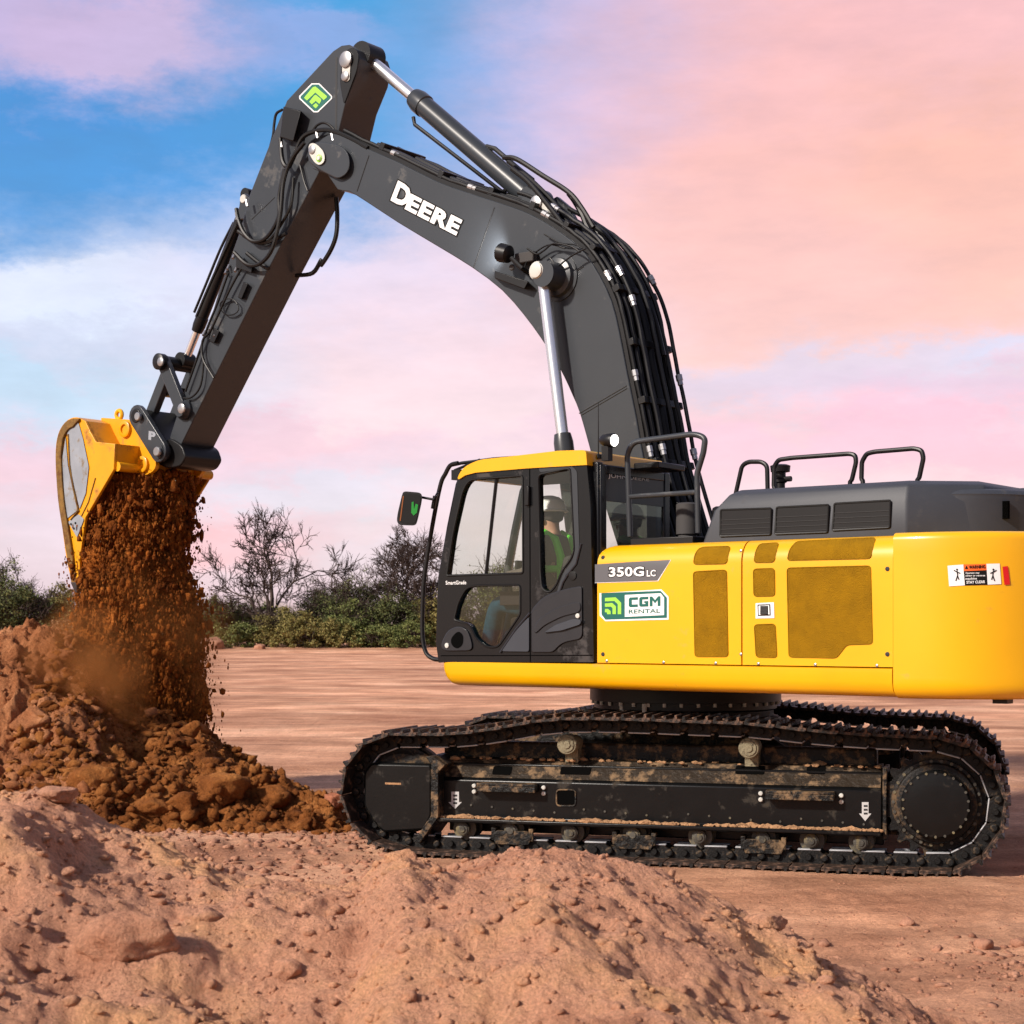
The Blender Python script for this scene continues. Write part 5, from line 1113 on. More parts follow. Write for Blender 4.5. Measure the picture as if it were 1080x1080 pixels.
m = MB(); m.tube([(.10+.17*math.cos(t), .17*math.sin(t)*1.05, .70) for t in [k*math.pi/10 for k in range(20)]], .03, 8, True); m.build('vest_band', 'hivis', per)
# gloves-free hands: palm and five curled fingers round the levers
for s2 in (1, -1):
    W = Vector(J['lw' if s2 > 0 else 'rw']); vs = [W, W+Vector((.04, 0, .0)), W+Vector((.085, 0, .01))]; ed = [(0, 1), (1, 2)]; rd = [.026, .034, .03]
    for k in range(4):
        y = (k-1.5)*.022; b_ = len(vs); l_ = (.032, .036, .034, .027)[k]
        vs += [W+Vector((.095, y, .0)), W+Vector((.095+l_, y*1.1, -.008)), W+Vector((.10+l_, y*1.1, -.04)), W+Vector((.08+l_, y*1.1, -.055))]; ed += [(2, b_), (b_, b_+1), (b_+1, b_+2), (b_+2, b_+3)]; rd += [.0095, .009, .0085, .008]
    b_ = len(vs); vs += [W+Vector((.05, -s2*.035, -.01)), W+Vector((.08, -s2*.05, -.03)), W+Vector((.10, -s2*.04, -.05))]; ed += [(1, b_), (b_, b_+1), (b_+1, b_+2)]; rd += [.013, .011, .009]
    skinned('hand', vs, ed, rd, 'skin', per, 0, 1)
hx, hz_ = .14, 1.10
m = MB(); m.lathe((hx, 0, hz_+.065), (0, 0, 1), [(-.012, .150), (0, .152), (.008, .135), (.04, .130), (.08, .112), (.105, .080), (.118, .035), (.12, .001)], 32)
m.prism([(hx+.10, -.09, hz_+.055), (hx+.19, -.055, hz_+.045), (hx+.19, .055, hz_+.045), (hx+.10, .09, hz_+.055)], [(hx+.10, -.09, hz_+.068), (hx+.19, -.055, hz_+.056), (hx+.19, .055, hz_+.056), (hx+.10, .09, hz_+.068)]); m.build('hard_hat', 'white_plastic', per, bevel=.003)
m = MB(); m.lathe((hx-.035, 0, hz_-.03), (0, 0, 1), [(0, .05), (.02, .080), (.06, .090), (.10, .095)], 24); m.build('hair', 'hair', per)
m = MB(); lump(m, (hx+.105, 0, hz_-.005), (.016, .013, .022), random.Random(2))
for s2 in (1, -1): m.lathe((hx, s2*.088, hz_-.015), (0, s2, 0), [(0, .018), (.012, .024), (.016, .01)], 12)
m.tube([(hx+.092, -.022, hz_-.05), (hx+.098, 0, hz_-.052), (hx+.092, .022, hz_-.05)], .006, 6); m.build('face_features', 'skin', per)
m = MB()
for s2 in (1, -1): m.tube([(hx+.10+.0*math.cos(t), s2*.034+.024*math.cos(t), hz_+.02+.017*math.sin(t)) for t in [k*math.pi/6 for k in range(12)]], .003, 5, True); m.tube([(hx+.10, s2*.058, hz_+.02), (hx+.0, s2*.092, hz_+.015)], .003, 5)
m.build('glasses', 'black_rubber', per)
m = MB()
for s2 in (1, -1): lump(m, (hx+.086, s2*.033, hz_+.018), (.012, .012, .008), random.Random(4))
m.build('eyes', 'black_rubber', per)
for s2 in (1, -1):
    m = MB(); b = s2*.13; o = rnd([(.58, .14), (.58, .0), (.86, .0), (.86, .045), (.78, .075), (.70, .10), (.70, .14)], .02); m.prism([(x, b-.045, z-.04) for x, z in o], [(x, b+.045, z-.04) for x, z in o]); m.build('boot', 'boot', per, bevel=.015, seg=3)
# ---------------------------------------------------------------- land
def np_mesh(name, V, Fc, mats, parent=None, smooth=True, mi=None):
    me = bpy.data.meshes.new(name); k = Fc.shape[1]
    me.vertices.add(len(V)); me.vertices.foreach_set('co', V.astype(np.float32).ravel())
    me.loops.add(Fc.size); me.loops.foreach_set('vertex_index', Fc.astype(np.int32).ravel())
    me.polygons.add(len(Fc)); me.polygons.foreach_set('loop_start', np.arange(0, Fc.size, k, dtype=np.int32)); me.polygons.foreach_set('loop_total', np.full(len(Fc), k, dtype=np.int32))
    if smooth: me.polygons.foreach_set('use_smooth', [True]*len(Fc))
    for m_ in (mats if isinstance(mats, (list, tuple)) else [mats]): me.materials.append(M[m_])
    if mi is not None: me.polygons.foreach_set('material_index', mi.astype(np.int32))
    me.update(); me.validate(); o = bpy.data.objects.new(name, me); col.objects.link(o); o.parent = parent; return o
def gridmesh(name, X, Y, Zv, mt):
    h, w = X.shape; V = np.stack([X, Y, Zv], -1).reshape(-1, 3); i = np.arange(h*w).reshape(h, w)
    Fc = np.stack([i[:-1, :-1], i[:-1, 1:], i[1:, 1:], i[1:, :-1]], -1).reshape(-1, 4); return np_mesh(name, V, Fc, mt)
rs = np.random.RandomState(7)
def soil_rough(X, Y, s=1.0):
    return s*(.035*fbm(X*1.3, Y*1.3, 4, 3)+.016*fbm(X*7, Y*7, 3, 9, .6, True)+.010*fbm(X*22, Y*22, 2, 5))
def ground_z(X, Y):
    near = np.clip((60-Y)/45, 0, 1)*np.clip((40-abs(X))/25, 0, 1)
    rut = .05*np.clip(fbm(X*.12, Y*.9+X*.04, 3, 21, .5, True), -.3, .5)
    z = (soil_rough(X, Y, .8)+rut)*near
    # pressed flat beneath the machine
    m = np.exp(-(((X-CX)/3.3)**4+((Y-CY)/2.6)**4)); z = z*(1-m*.9)-.006
    # churned cleat prints left of the tracks
    g = np.exp(-(((X+2.6)/1.5)**4+((Y-13.2)/.75)**4)); z = z+g*.026*np.sign(np.sin((X*.93+Y*.25)*27))*(vn(X*3, Y*3, 4)+.6)
    bank = np.clip((Y-118)/10, 0, 1)*.35
    z = z+.03*fbm(X*2.6, Y*2.6, 4, 77, .6, True)*near*(1-m*.9)*np.clip((20-Y)/6, 0, 1)
    return z+bank
u = np.linspace(-1, 1, 420); ux = np.sinh(u*7.2)/np.sinh(7.2)*2600
t = np.linspace(0, 1, 520); uy = 2+np.sinh(t*6.3)/np.sinh(6.3)*3200; uy = np.concatenate([[-300, -60, -15, -5, -1], uy])
ux = np.sort(np.concatenate([ux[abs(ux) > 7], np.arange(-7, 7.01, .045)])); uy = np.sort(np.concatenate([uy[(uy < 7) | (uy > 22)], np.arange(7, 22, .05)]))
X, Y = np.meshgrid(ux, uy); tag(gridmesh('ground', X, Y, ground_z(X, Y), 'yard_soil'), kind='structure')

def clods(n, pos, rmin, rmax, rng, power=3.0, flat=.7, sub=1, sharp=.28, stretch=None):
    """n rough soil lumps as one mesh; pos(n) gives their centres"""
    bm = bmesh.new(); bmesh.ops.create_icosphere(bm, subdivisions=sub, radius=1); base = np.array([v.co[:] for v in bm.verts]); fc = np.array([[v.index for v in f.verts] for f in bm.faces]); bm.free()
    C = pos(n); r = rmin+(rmax-rmin)*rng.rand(n)**power; k = len(base)
    sc_ = np.stack([rng.uniform(.55, 1.45, n), rng.uniform(.55, 1.45, n), rng.uniform(.55, 1.35, n)*(flat if stretch is None else stretch)], -1)*r[:, None]
    a = rng.uniform(0, 6.283, n); b = rng.uniform(-.5, .5, n) if stretch is None else rng.uniform(-.15, .15, n)
    V = base[None]*(1+sharp*(rng.rand(n, k, 1)-.5)*2)
    # box-ish facets so that lumps read as broken earth
    V = V*sc_[:, None, :]
    ca, sa = np.cos(a)[:, None], np.sin(a)[:, None]; x = V[..., 0]*ca-V[..., 1]*sa; y = V[..., 0]*sa+V[..., 1]*ca
    cb, sb = np.cos(b)[:, None], np.sin(b)[:, None]; z = V[..., 2]*cb+y*sb; y = y*cb-V[..., 2]*sb
    V = np.stack([x, y, z], -1)+C[:, None, :]
    Fc = (fc[None]+(np.arange(n)*k)[:, None, None]).reshape(-1, 3); return V.reshape(-1, 3), Fc
def one_clod(name, mt, c, r, seed, label, cat, group=None, sub=4, flat=.75, amp=.22, sx=1.0):
    bm = bmesh.new(); bmesh.ops.create_icosphere(bm, subdivisions=sub, radius=1)
    B = np.array([v.co[:] for v in bm.verts]); Fc = np.array([[v.index for v in f.verts] for f in bm.faces]); bm.free()
    rr = np.random.RandomState(seed); Nn = rr.normal(0, 1, (17, 3)); Nn /= np.linalg.norm(Nn, axis=1)[:, None]; Hh = rr.uniform(.62, 1.0, 17)
    dot = B @ Nn.T; d = np.where(dot > .05, Hh/np.maximum(dot, .05), 9).min(1); d = np.minimum(d, 1.15)      # broken facets
    p = B*1.6+seed*3.1; d = d*(1+amp*.45*fbm(p[:, 0]+p[:, 2]*.7, p[:, 1]-p[:, 2]*.6, 4, seed)+amp*.35*fbm(p[:, 2]*4.2, p[:, 0]*4-p[:, 1]*4, 3, seed+3, .6, True))
    V = B*d[:, None]*np.array([r*sx, r, r*flat])
    me_o = np_mesh(name, V, Fc, mt); me_o.location = c; tag(me_o, label, cat, group); return me_o

# ---- foreground mound
PR = [(-260, 850), (-100, 838), (0, 833), (53, 827), (84, 838), (116, 863), (169, 878), (211, 898), (253, 909), (334, 921), (380, 924), (400, 906), (424, 895), (449, 904), (470, 908), (498, 905), (551, 893), (604, 895), (639, 903), (692, 912), (735, 931), (777, 957), (834, 978), (855, 1002), (897, 1022), (946, 1040), (975, 1062), (1020, 1074), (1100, 1082), (1300, 1095), (1500, 1200)]
px_ = np.array([p[0] for p in PR], float); zr_ = np.array([HC-(p[1]-HOR)/F*6.5 for p in PR])
def mound_z(X, Y, detail=True):
    px = X/6.5*F+540+(Y-6.5)*18
    # ridge line wanders, slopes differ left and right
    zr = np.interp(px+10*fbm(X*2, Y*2, 2, 8), px_, zr_)
    yr = 6.5+.22*fbm(X*.8, X*0, 2, 31)
    f = np.where(Y < yr, 1/(1+((yr-Y)/2.15)**2.4), np.exp(-((Y-yr)/.62)**2))
    z = zr*f
    lo = .22*fbm(X*1.5, Y*1.5, 3, 41)*np.clip((yr-Y)/1.0+.15, 0, 1)
    z = z+lo
    if detail:
        z = z+.050*fbm(X*4.2, Y*4.2, 4, 51, .55, True)+.018*fbm(X*16, Y*16, 3, 61, .6, True)+.009*fbm(X*48, Y*48, 2, 71)
        for cx, cy, r, h in ((-1.80, 5.05, .20, .13), (-.62, 5.6, .10, .05), (-1.95, 5.75, .16, .07), (1.2, 5.1, .15, .06), (.35, 4.7, .18, .07)):
            z = z+h*np.exp(-(((X-cx)**2+(Y-cy)**2)/r**2)**1.5)
    return z*np.clip((np.minimum(Y-1.9, 10-Y))/.6, 0, 1)*np.clip((5.6-abs(X))/.8, 0, 1)-.04
X, Y = np.meshgrid(np.arange(-4.6, 5.0, .0135), np.concatenate([np.arange(2.0, 3.9, .04), np.arange(3.9, 7.2, .0115), np.arange(7.2, 9.2, .03)]))
fore = gridmesh('dirt_mound', X, Y, mound_z(X, Y), 'mound_soil'); tag(fore, 'long low mound of pinkish loose soil across the foreground', 'dirt mound')
def on_mound(n, rng=rs):
    x = rng.uniform(-2.6, 2.6, n); y = rng.uniform(4.0, 6.9, n); return np.stack([x, y, mound_z(x, y)], -1)
V1, F1 = clods(9000, on_mound, .003, .024, rs, 3.5); Va, Fa = clods(200, on_mound, .006, .028, rs, 3.5, sub=2, sharp=.16); Fa = Fa+len(V1); V1 = np.concatenate([V1, Va]); F1 = np.concatenate([F1, Fa]); tag(np_mesh('soil_crumbs', V1, F1, 'mound_soil', smooth=False), kind='stuff', label='small crumbs of soil scattered over the foreground mound')
def mound_at(px, py):            # where a ray of the photo meets the mound
    for k in range(900):
        y = 3.5+k*.006; z = HC-(py-HOR)/F*y
        if z < mound_z(np.array([(px-540)/F*y]), np.array([y]))[0]: return Vector(((px-540)/F*y, y, z))
    y = 6.4; return Vector(((px-540)/F*y, y, HC-(py-HOR)/F*y))
for px, py, r, fl, lab in ((141, 985, .135, .72, 'large rounded boulder of caked soil half sunk in the foreground mound'), (62, 832, .075, .45, 'flat pink clod on the crest of the mound at far left'),
                           (208, 965, .075, .7, 'soil lump above and right of the big boulder'), (300, 1022, .05, .8, 'small upright clod low on the mound, right of the boulder'),
                           (806, 968, .072, .55, 'pale smooth clod on the right shoulder of the mound'), (424, 903, .06, .7, 'rounded knob of soil on the crest in front of the left track'),
                           (268, 930, .06, .6, 'clod in the dip of the mound above the boulder'), (472, 1036, .04, .8, 'fist sized clod near the bottom centre of the mound'), (905, 1024, .045, .7, 'clod near the right foot of the mound')):
    P = mound_at(px, py); one_clod('soil_clod', 'mound_soil', P-Vector((0, 0, r*.25)), r, int(px) % 50+3, lab, 'soil clod', 'larger clods on the foreground mound', flat=fl, amp=.34, sx=1.15)
# stones on the yard
def at_ground(px, py): y = F*HC/(py-HOR); return Vector(((px-540)/F*y, y, 0))
for px, py, r, lab in ((957, 974, .045, 'dark angular stone on bare ground right of the mound'), (869, 996, .04, 'small brown stone closest to the mound on bare ground'), (988, 1001, .03, 'low dark stone beside the churned earth'), (1038, 1000, .06, 'flat dark clod at the edge of the churned earth'), (1076, 997, .05, 'stone cut off by the right edge of the picture'),
                       (598, 539, 0, ''), (271, 890, .035, 'small reddish stone in front of the heap')):
    if r: P = at_ground(px, py+3); one_clod('stone', 'stone_soil', P+Vector((0, 0, r*.5)), r, int(px) % 40, lab, 'stone', 'stones on the yard', sub=3, flat=.75, amp=.3)
def on_yard(n):
    y = F*HC/(rs.uniform(885, 1080, n)-HOR); px = rs.uniform(300, 1120, n); x = (px-540)/F*y; return np.stack([x, y, ground_z(x, y)], -1)
V1, F1 = clods(2600, on_yard, .002, .014, rs, 4)
def on_churn(n):
    x = rs.normal(2.75, .35, n); y = rs.normal(8.6, .45, n); return np.stack([x, y, ground_z(x, y)], -1)
V2, F2 = clods(900, on_churn, .004, .028, rs, 3)
def on_front(n):
    x = rs.uniform(-4.2, -.9, n); y = rs.uniform(11.6, 14.6, n); return np.stack([x, y, ground_z(x, y)], -1)
V3, F3 = clods(2600, on_front, .004, .045, rs, 5)
tag(np_mesh('yard_crumbs', np.concatenate([V1, V2, V3]), np.concatenate([F1, F2+len(V1), F3+len(V1)+len(V2)]), 'stone_soil', smooth=False), kind='stuff', label='crumbs of earth scattered on the yard')

# ---- heaps under the bucket
def bump(X, Y, px, py, d, rx, ry, p=1.0):
    cx = (px-540)/F*d; h = HC-(py-HOR)/F*d
    return h*np.exp(-((abs((X-cx)/rx))**2.2+(abs((Y-d)/ry))**2.2)*p)
def heap_base(X, Y):
    a = bump(X, Y, 20, 682, 17.6, 1.35, 1.7); a2 = bump(X, Y, -110, 700, 17.3, 1.4, 1.6); a3 = bump(X, Y, 55, 752, 16.5, .8, 1.0)
    b = bump(X, Y, 152, 764, 17.6, .74, 1.3); b2 = bump(X, Y, 195, 785, 17.0, .74, 1.2); c = bump(X, Y, 240, 818, 15.5, .8, .7); d = bump(X, Y, 315, 848, 15.2, .5, .5); e = bump(X, Y, 110, 820, 15.3, 1.3, .7)
    z = a
    for q in (a2, a3, b, b2, c, d, e): z = np.maximum(z, q)*.75+np.minimum(z+q, np.maximum(z, q)*1.25)*.25
    return z
def heap_z(X, Y):
    z = heap_base(X, Y); m = np.clip(z/.12, 0, 1)
    z = z+m*(.20*fbm(X*2.2, Y*2.2, 5, 91, .6, True)+.12*fbm(X*6.0, Y*6.0, 4, 95, .65, True)+.04*fbm(X*20, Y*20, 3, 97, .6))
    return z-.05-(1-m)*.05
X, Y = np.meshgrid(np.arange(-8.6, -1.0, .022), np.arange(13.4, 21, .026))
Zh = heap_z(X, Y)
# old light soil to the left, fresh dark soil below the bucket
h, w = X.shape; V = np.stack([X, Y, Zh], -1).reshape(-1, 3); i = np.arange(h*w).reshape(h, w)
Fc = np.stack([i[:-1, :-1], i[:-1, 1:], i[1:, 1:], i[1:, :-1]], -1).reshape(-1, 4)
pxm = (X/Y*F+540)[:-1, :-1]; fresh = (pxm+26*fbm(X*2, Y*2, 4, 5)[:-1, :-1]) > 128-(np.clip(17.5-Y[:-1, :-1], 0, 3))*16
hp_ = np_mesh('dirt_pile', V, Fc, ['pile_soil', 'damp_soil'], mi=fresh.ravel()); tag(hp_, 'tall heap of freshly dug red brown soil below the emptying bucket', 'dirt pile')
def on_heap(xa, xb, n0):
    def f(n):
        x = rs.uniform(xa, xb, n*4); y = rs.uniform(14.2, 18.6, n*4); z = heap_z(x, y); k = np.where(heap_base(x, y) > .02)[0][:n]
        while len(k) < n: k = np.concatenate([k, k])[:n]
        return np.stack([x[k], y[k], np.maximum(z[k], -.01)], -1)
    return f
V1, F1 = clods(5200, on_heap(-6.2, -3.6, 0), .005, .07, rs, 12.0, sub=1, sharp=.42); tag(np_mesh('heap_clods', V1, F1, 'pile_soil', smooth=False), kind='stuff', label='broken clods covering the older left part of the heap')
V1, F1 = clods(26000, on_heap(-4.6, -1.2, 0), .005, .075, rs, 11.0, sub=1, sharp=.42); tag(np_mesh('fresh_clods', V1, F1, 'damp_soil', smooth=False), kind='stuff', label='broken clods covering the fresh part of the heap')
def heap_at(px, py):
    for k in range(700):
        y = 13.5+k*.01; z = HC-(py-HOR)/F*y
        if z < heap_z(np.array([(px-540)/F*y]), np.array([y]))[0]: return Vector(((px-540)/F*y, y, z))
    return at_ground(px, max(py, 870))
for px, py, r, lab, mt in ((35, 758, .20, 'big pale boulder bedded in the left flank of the heap', 'pile_soil'), (102, 822, .20, 'pale block of earth at the foot of the heap behind the mound', 'damp_soil'), (202, 770, .17, 'rounded block of wet earth near the top of the fresh heap', 'damp_soil'),
                          (160, 850, .18, 'cracked block at the front foot of the fresh heap', 'damp_soil'), (232, 830, .22, 'largest cracked slab on the front of the fresh heap', 'damp_soil'), (285, 840, .14, 'block on the right slope of the fresh heap', 'damp_soil'),
                          (192, 845, .16, 'angular block right of the cracked one at the heap foot', 'damp_soil'), (352, 843, .10, 'pale orange lump beside the front of the left track', 'clod_soil'), (240, 872, .12, 'dark slab lying at the very front of the fresh heap', 'damp_soil'), (322, 868, .10, 'clod at the right end of the fresh heap', 'damp_soil'), (65, 690, .12, 'clod on the crest of the old heap', 'pile_soil')):
    P = heap_at(px, py); one_clod('earth_block', mt, P-Vector((0, 0, r*.15)), r, int(px) % 60+2, lab, 'earth block', 'large blocks on the heap', sub=4, flat=.72, amp=.38, sx=1.1)

# ---- soil falling out of the bucket
Mx = exc_m = Matrix.Translation((CX, CY, 0)) @ Matrix.Rotation(HF.rot, 4, 'Z')
topL = Mx @ hp(108, 512, .5); topR = Mx @ hp(196, 512, -.5)
Lx = [(504, 120, 204), (522, 110, 202), (545, 98, 200), (580, 90, 197), (620, 88, 205), (660, 86, 211), (700, 82, 215), (740, 76, 219), (775, 66, 222), (800, 60, 226)]
ly = np.array([p[0] for p in Lx], float); la = np.array([p[1] for p in Lx], float); lb = np.array([p[2] for p in Lx], float)
DF = 18.15
def in_fall(n, edge=1.0):
    py = rs.uniform(500, 800, n); A = np.interp(py, ly, la); B = np.interp(py, ly, lb); c = (A+B)/2; hw = (B-A)/2
    a = rs.uniform(0, 2*math.pi, n); r = rs.rand(n)**.42*edge*np.where(rs.rand(n) < .25, 1+abs(rs.normal(0, .13, n)), .93)
    wob = 8*fbm(py*.035, np.zeros(n), 3, 12); x = (c+wob+hw*r*np.cos(a)-540)/F*DF; y = DF+.50*r*np.sin(a)+ (py-500)*-.0012; z = HC-(py-HOR)/F*DF
    return np.stack([x, y, z], -1)
V1, F1 = clods(125000, in_fall, .004, .034, rs, 5.0, sub=1, sharp=.42, stretch=1.9)
V3, F3 = clods(26000, lambda n: in_fall(n, 1.16), .003, .012, rs, 2.0, sub=1, stretch=2.2)
n = 90; m_ = 320; T = np.linspace(0, 2*math.pi, n*3, endpoint=False); PY = np.linspace(500, 790, m_)
TT, PP = np.meshgrid(T, PY); A = np.interp(PP, ly, la); B = np.interp(PP, ly, lb)
rr = .84*(1+.30*fbm(np.cos(TT)*3.0, PP*.030+np.sin(TT)*2, 5, 44, .62)+.20*fbm(np.cos(TT)*9, PP*.09+np.sin(TT)*5, 5, 47, .65, True))
xx = ((A+B)/2+8*fbm(PP*.035, PP*0, 3, 12)+(B-A)/2*rr*np.cos(TT)-540)/F*DF; yy = DF+.50*rr*np.sin(TT)-(PP-500)*.0012; zz_ = HC-(PP-HOR)/F*DF
h, w = TT.shape; V2 = np.stack([xx, yy, zz_], -1).reshape(-1, 3); i = np.arange(h*w).reshape(h, w); j = np.roll(i, -1, 1)
F2 = np.stack([i[:-1], j[:-1], j[1:], i[1:]], -1).reshape(-1, 4); F2 = np.concatenate([F2[:, [0, 1, 2]], F2[:, [0, 2, 3]]])
V = np.concatenate([V1, V3, V2]); Fc = np.concatenate([F1, F3+len(V1), F2+len(V1)+len(V3)])
fall = np_mesh('falling_soil', V, Fc, 'falling_soil', smooth=False); tag(fall, 'curtain of red brown soil pouring from the bucket onto the heap', 'falling soil', kind='stuff')
# soil still inside the bucket
P = [hp(x, y, .55) for x, y in [(104, 476), (118, 500), (112, 520), (98, 548), (88, 590), (80, 592), (72, 560), (66, 500), (72, 455), (86, 452)]]
m = MB(); m.prism([Mx @ Vector((p.x, .61, p.z)) for p in P], [Mx @ Vector((p.x, -.61, p.z)) for p in P]); ld = m.build('soil_load', 'falling_soil', None); tag(ld, 'damp soil still packed inside the tipped bucket', 'soil', kind='stuff')

# dust around the foot of the curtain
dm = bpy.data.materials.new('dust'); dm.use_nodes = True; nt = dm.node_tree; nt.nodes.remove(nt.nodes['Principled BSDF'])
pv = nt.nodes.new('ShaderNodeVolumePrincipled'); pv.inputs['Color'].default_value = (*lin((214, 146, 84)), 1); pv.inputs['Anisotropy'].default_value = .2
tc = nt.nodes.new('ShaderNodeTexCoord'); ln = nt.nodes.new('ShaderNodeVectorMath'); ln.operation = 'LENGTH'; nt.links.new(tc.outputs['Object'], ln.inputs[0])
nz = nt.nodes.new('ShaderNodeTexNoise'); nz.inputs['Scale'].default_value = 2.6; nz.inputs['Detail'].default_value = 4; nt.links.new(tc.outputs['Object'], nz.inputs['Vector'])
mr = nt.nodes.new('ShaderNodeMapRange'); mr.inputs[1].default_value = 1.0; mr.inputs[2].default_value = .2; nt.links.new(ln.outputs['Value'], mr.inputs[0])
m1 = nt.nodes.new('ShaderNodeMath'); m1.operation = 'MULTIPLY'; nt.links.new(mr.outputs[0], m1.inputs[0])
m2 = nt.nodes.new('ShaderNodeMapRange'); m2.inputs[1].default_value = .38; m2.inputs[2].default_value = .66; m2.inputs[4].default_value = 4.2; nt.links.new(nz.outputs['Fac'], m2.inputs[0]); nt.links.new(m2.outputs[0], m1.inputs[1])
nt.links.new(m1.outputs[0], pv.inputs['Density']); nt.links.new(pv.outputs[0], nt.nodes['Material Output'].inputs['Volume']); M['dust'] = dm
bm = bmesh.new(); bmesh.ops.create_icosphere(bm, subdivisions=3, radius=1); me = bpy.data.meshes.new('dust_cloud'); bm.to_mesh(me); bm.free(); me.materials.append(dm)
dc = bpy.data.objects.new('dust_cloud', me); col.objects.link(dc); dc.location = ((86-540)/F*16.9, 16.9, HC-(732-HOR)/F*16.9); dc.scale = (.75, .7, .95); tag(dc, 'thin orange dust drifting at the foot of the falling soil', 'dust', kind='stuff')
dm2 = dm.copy(); dm2.name = 'thin_dust'; [setattr(n_.inputs[4], 'default_value', 1.9) for n_ in dm2.node_tree.nodes if n_.bl_idname == 'ShaderNodeMapRange' and n_.inputs[4].default_value > 2]
d2_ = dc.copy(); d2_.data = me.copy(); d2_.data.materials.clear(); d2_.data.materials.append(dm2); col.objects.link(d2_); d2_.location = ((150-540)/F*17.9, 17.9, HC-(690-HOR)/F*17.9); d2_.scale = (1.05, .9, 1.25); d2_['label'] = 'faint veil of dust around the lower half of the falling soil'

# ---------------------------------------------------------------- trees and shrubs at the edge of the yard
def leafmat(name, cols):
    m = bpy.data.materials.new(name); m.use_nodes = True; nt = m.node_tree; N = nt.nodes; p = N['Principled BSDF']; p.inputs['Roughness'].default_value = .7; p.inputs['Specular IOR Level'].default_value = .2
    g = N.new('ShaderNodeNewGeometry'); r = N.new('ShaderNodeValToRGB'); nt.links.new(g.outputs['Random Per Island'], r.inputs[0]); cr = r.color_ramp
    cr.elements[0].color = (*cols[0], 1); cr.elements[1].color = (*cols[-1], 1)
    for i, c in enumerate(cols[1:-1]): cr.elements.new((i+1)/(len(cols)-1)).color = (*c, 1)
    nt.links.new(r.outputs[0], p.inputs['Base Color']); M[name] = m
leafmat('leaf_green', [lin((66, 78, 42)), lin((98, 108, 58)), lin((140, 140, 86))]); leafmat('leaf_dark', [lin((60, 68, 40)), lin((86, 94, 54)), lin((118, 118, 76))]); leafmat('leaf_olive', [lin((92, 86, 46)), lin((124, 118, 66)), lin((150, 134, 84))]); leafmat('leaf_dry', [lin((100, 70, 46)), lin((134, 98, 66)), lin((158, 122, 86))])
mat('bark', lin((62, 48, 42)), .9, var=.2)
def branches(rg, H, spread, levels, dense, lean=0.0, ntr=1, fans=False):
    tr = MB(); tw = []; tips = []
    def grow(p, d, L_, r, lv):
        n = 4; pts = [p]; dd = d.copy()
        for i in range(n):
            dd = (dd+Vector((rg.uniform(-1, 1), rg.uniform(-1, 1), rg.uniform(-.5, .7)))*.20).normalized(); pts.append(pts[-1]+dd*L_/n)
        e = .62; tr.tube(pts, [max(.016, r*(1-(1-e)*i/n)) for i in range(n+1)], 5 if lv > 2 else 3, caps=False)
        tips.extend(pts[2:]) if lv <= 2 else None
        if lv <= 0:
            for q_ in range(3 if fans else 1): tr.tube([pts[-1-q_ % 3], pts[-1-q_ % 3]+(dd+Vector((rg.uniform(-1, 1), rg.uniform(-1, 1), rg.uniform(-.6, 1)))*.8).normalized()*L_*.8], [.011, .006], 3, caps=False)
            return
        for k in range(dense if lv < levels else dense+1):
            i = rg.randint(1, n) if k else n; q = pts[i]; a = rg.uniform(0, 6.283); s_ = rg.uniform(.45, .95)*spread
            side = dd.orthogonal().normalized(); side.rotate(Matrix.Rotation(a, 3, dd)); nd = (dd*(1-.35*s_)+side*s_+Vector((0, 0, .05))).normalized()
            grow(q, nd, L_*rg.uniform(.58, .82), r*rg.uniform(.45, .62), lv-1)
    for k in range(ntr): 
        a = rg.uniform(0, 6.28); grow(Vector((rg.uniform(-.2, .2)*ntr, rg.uniform(-.2, .2), 0)), Vector((math.cos(a)*.3*(ntr > 1)+lean, math.sin(a)*.3*(ntr > 1), 1)).normalized(), H*.30, H*.016, levels)
    return tr, tips
def crown(rg, W, H, n, leaf, tips=None, low=.0, clumps=60):
    cs = []
    for k in range(clumps):
        a = rg.uniform(0, 6.283); r = math.sqrt(rg.random())*W/2; z = low+(H-low)*rg.random()**.85; lim = math.sqrt(max(0, 1-((z-low)/(H-low))**2.2)); cs.append((r*math.cos(a)*lim, r*math.sin(a)*lim*.8, z*rg.uniform(.7, 1.05), rg.uniform(.25, .6)*min(1.0, H/4)))
    if tips: cs += [(p.x, p.y, p.z, .35) for p in rg.sample(tips, min(len(tips), clumps//2))]
    rr = np.random.RandomState(rg.randint(0, 9999)); C = np.array(cs); i = rr.randint(0, len(C), n); c = C[i]
    P = c[:, :3]+rr.normal(0, 1, (n, 3))*c[:, 3:4]*np.array([1, 1, .75])*.62; P[:, 2] = np.abs(P[:, 2])
    s_ = leaf*rr.uniform(.5, 1.5, n)[:, None]; d1 = rr.normal(0, 1, (n, 3)); d1 /= np.linalg.norm(d1, axis=1)[:, None]; d2 = np.cross(d1, rr.normal(0, 1, (n, 3))); d2 /= np.linalg.norm(d2, axis=1)[:, None]
    V = np.stack([P-d1*s_, P+d2*s_*.5, P+d1*s_, P-d2*s_*.5], 1).reshape(-1, 3); Fc = np.arange(n*4).reshape(-1, 4); return V, Fc
protos = {}
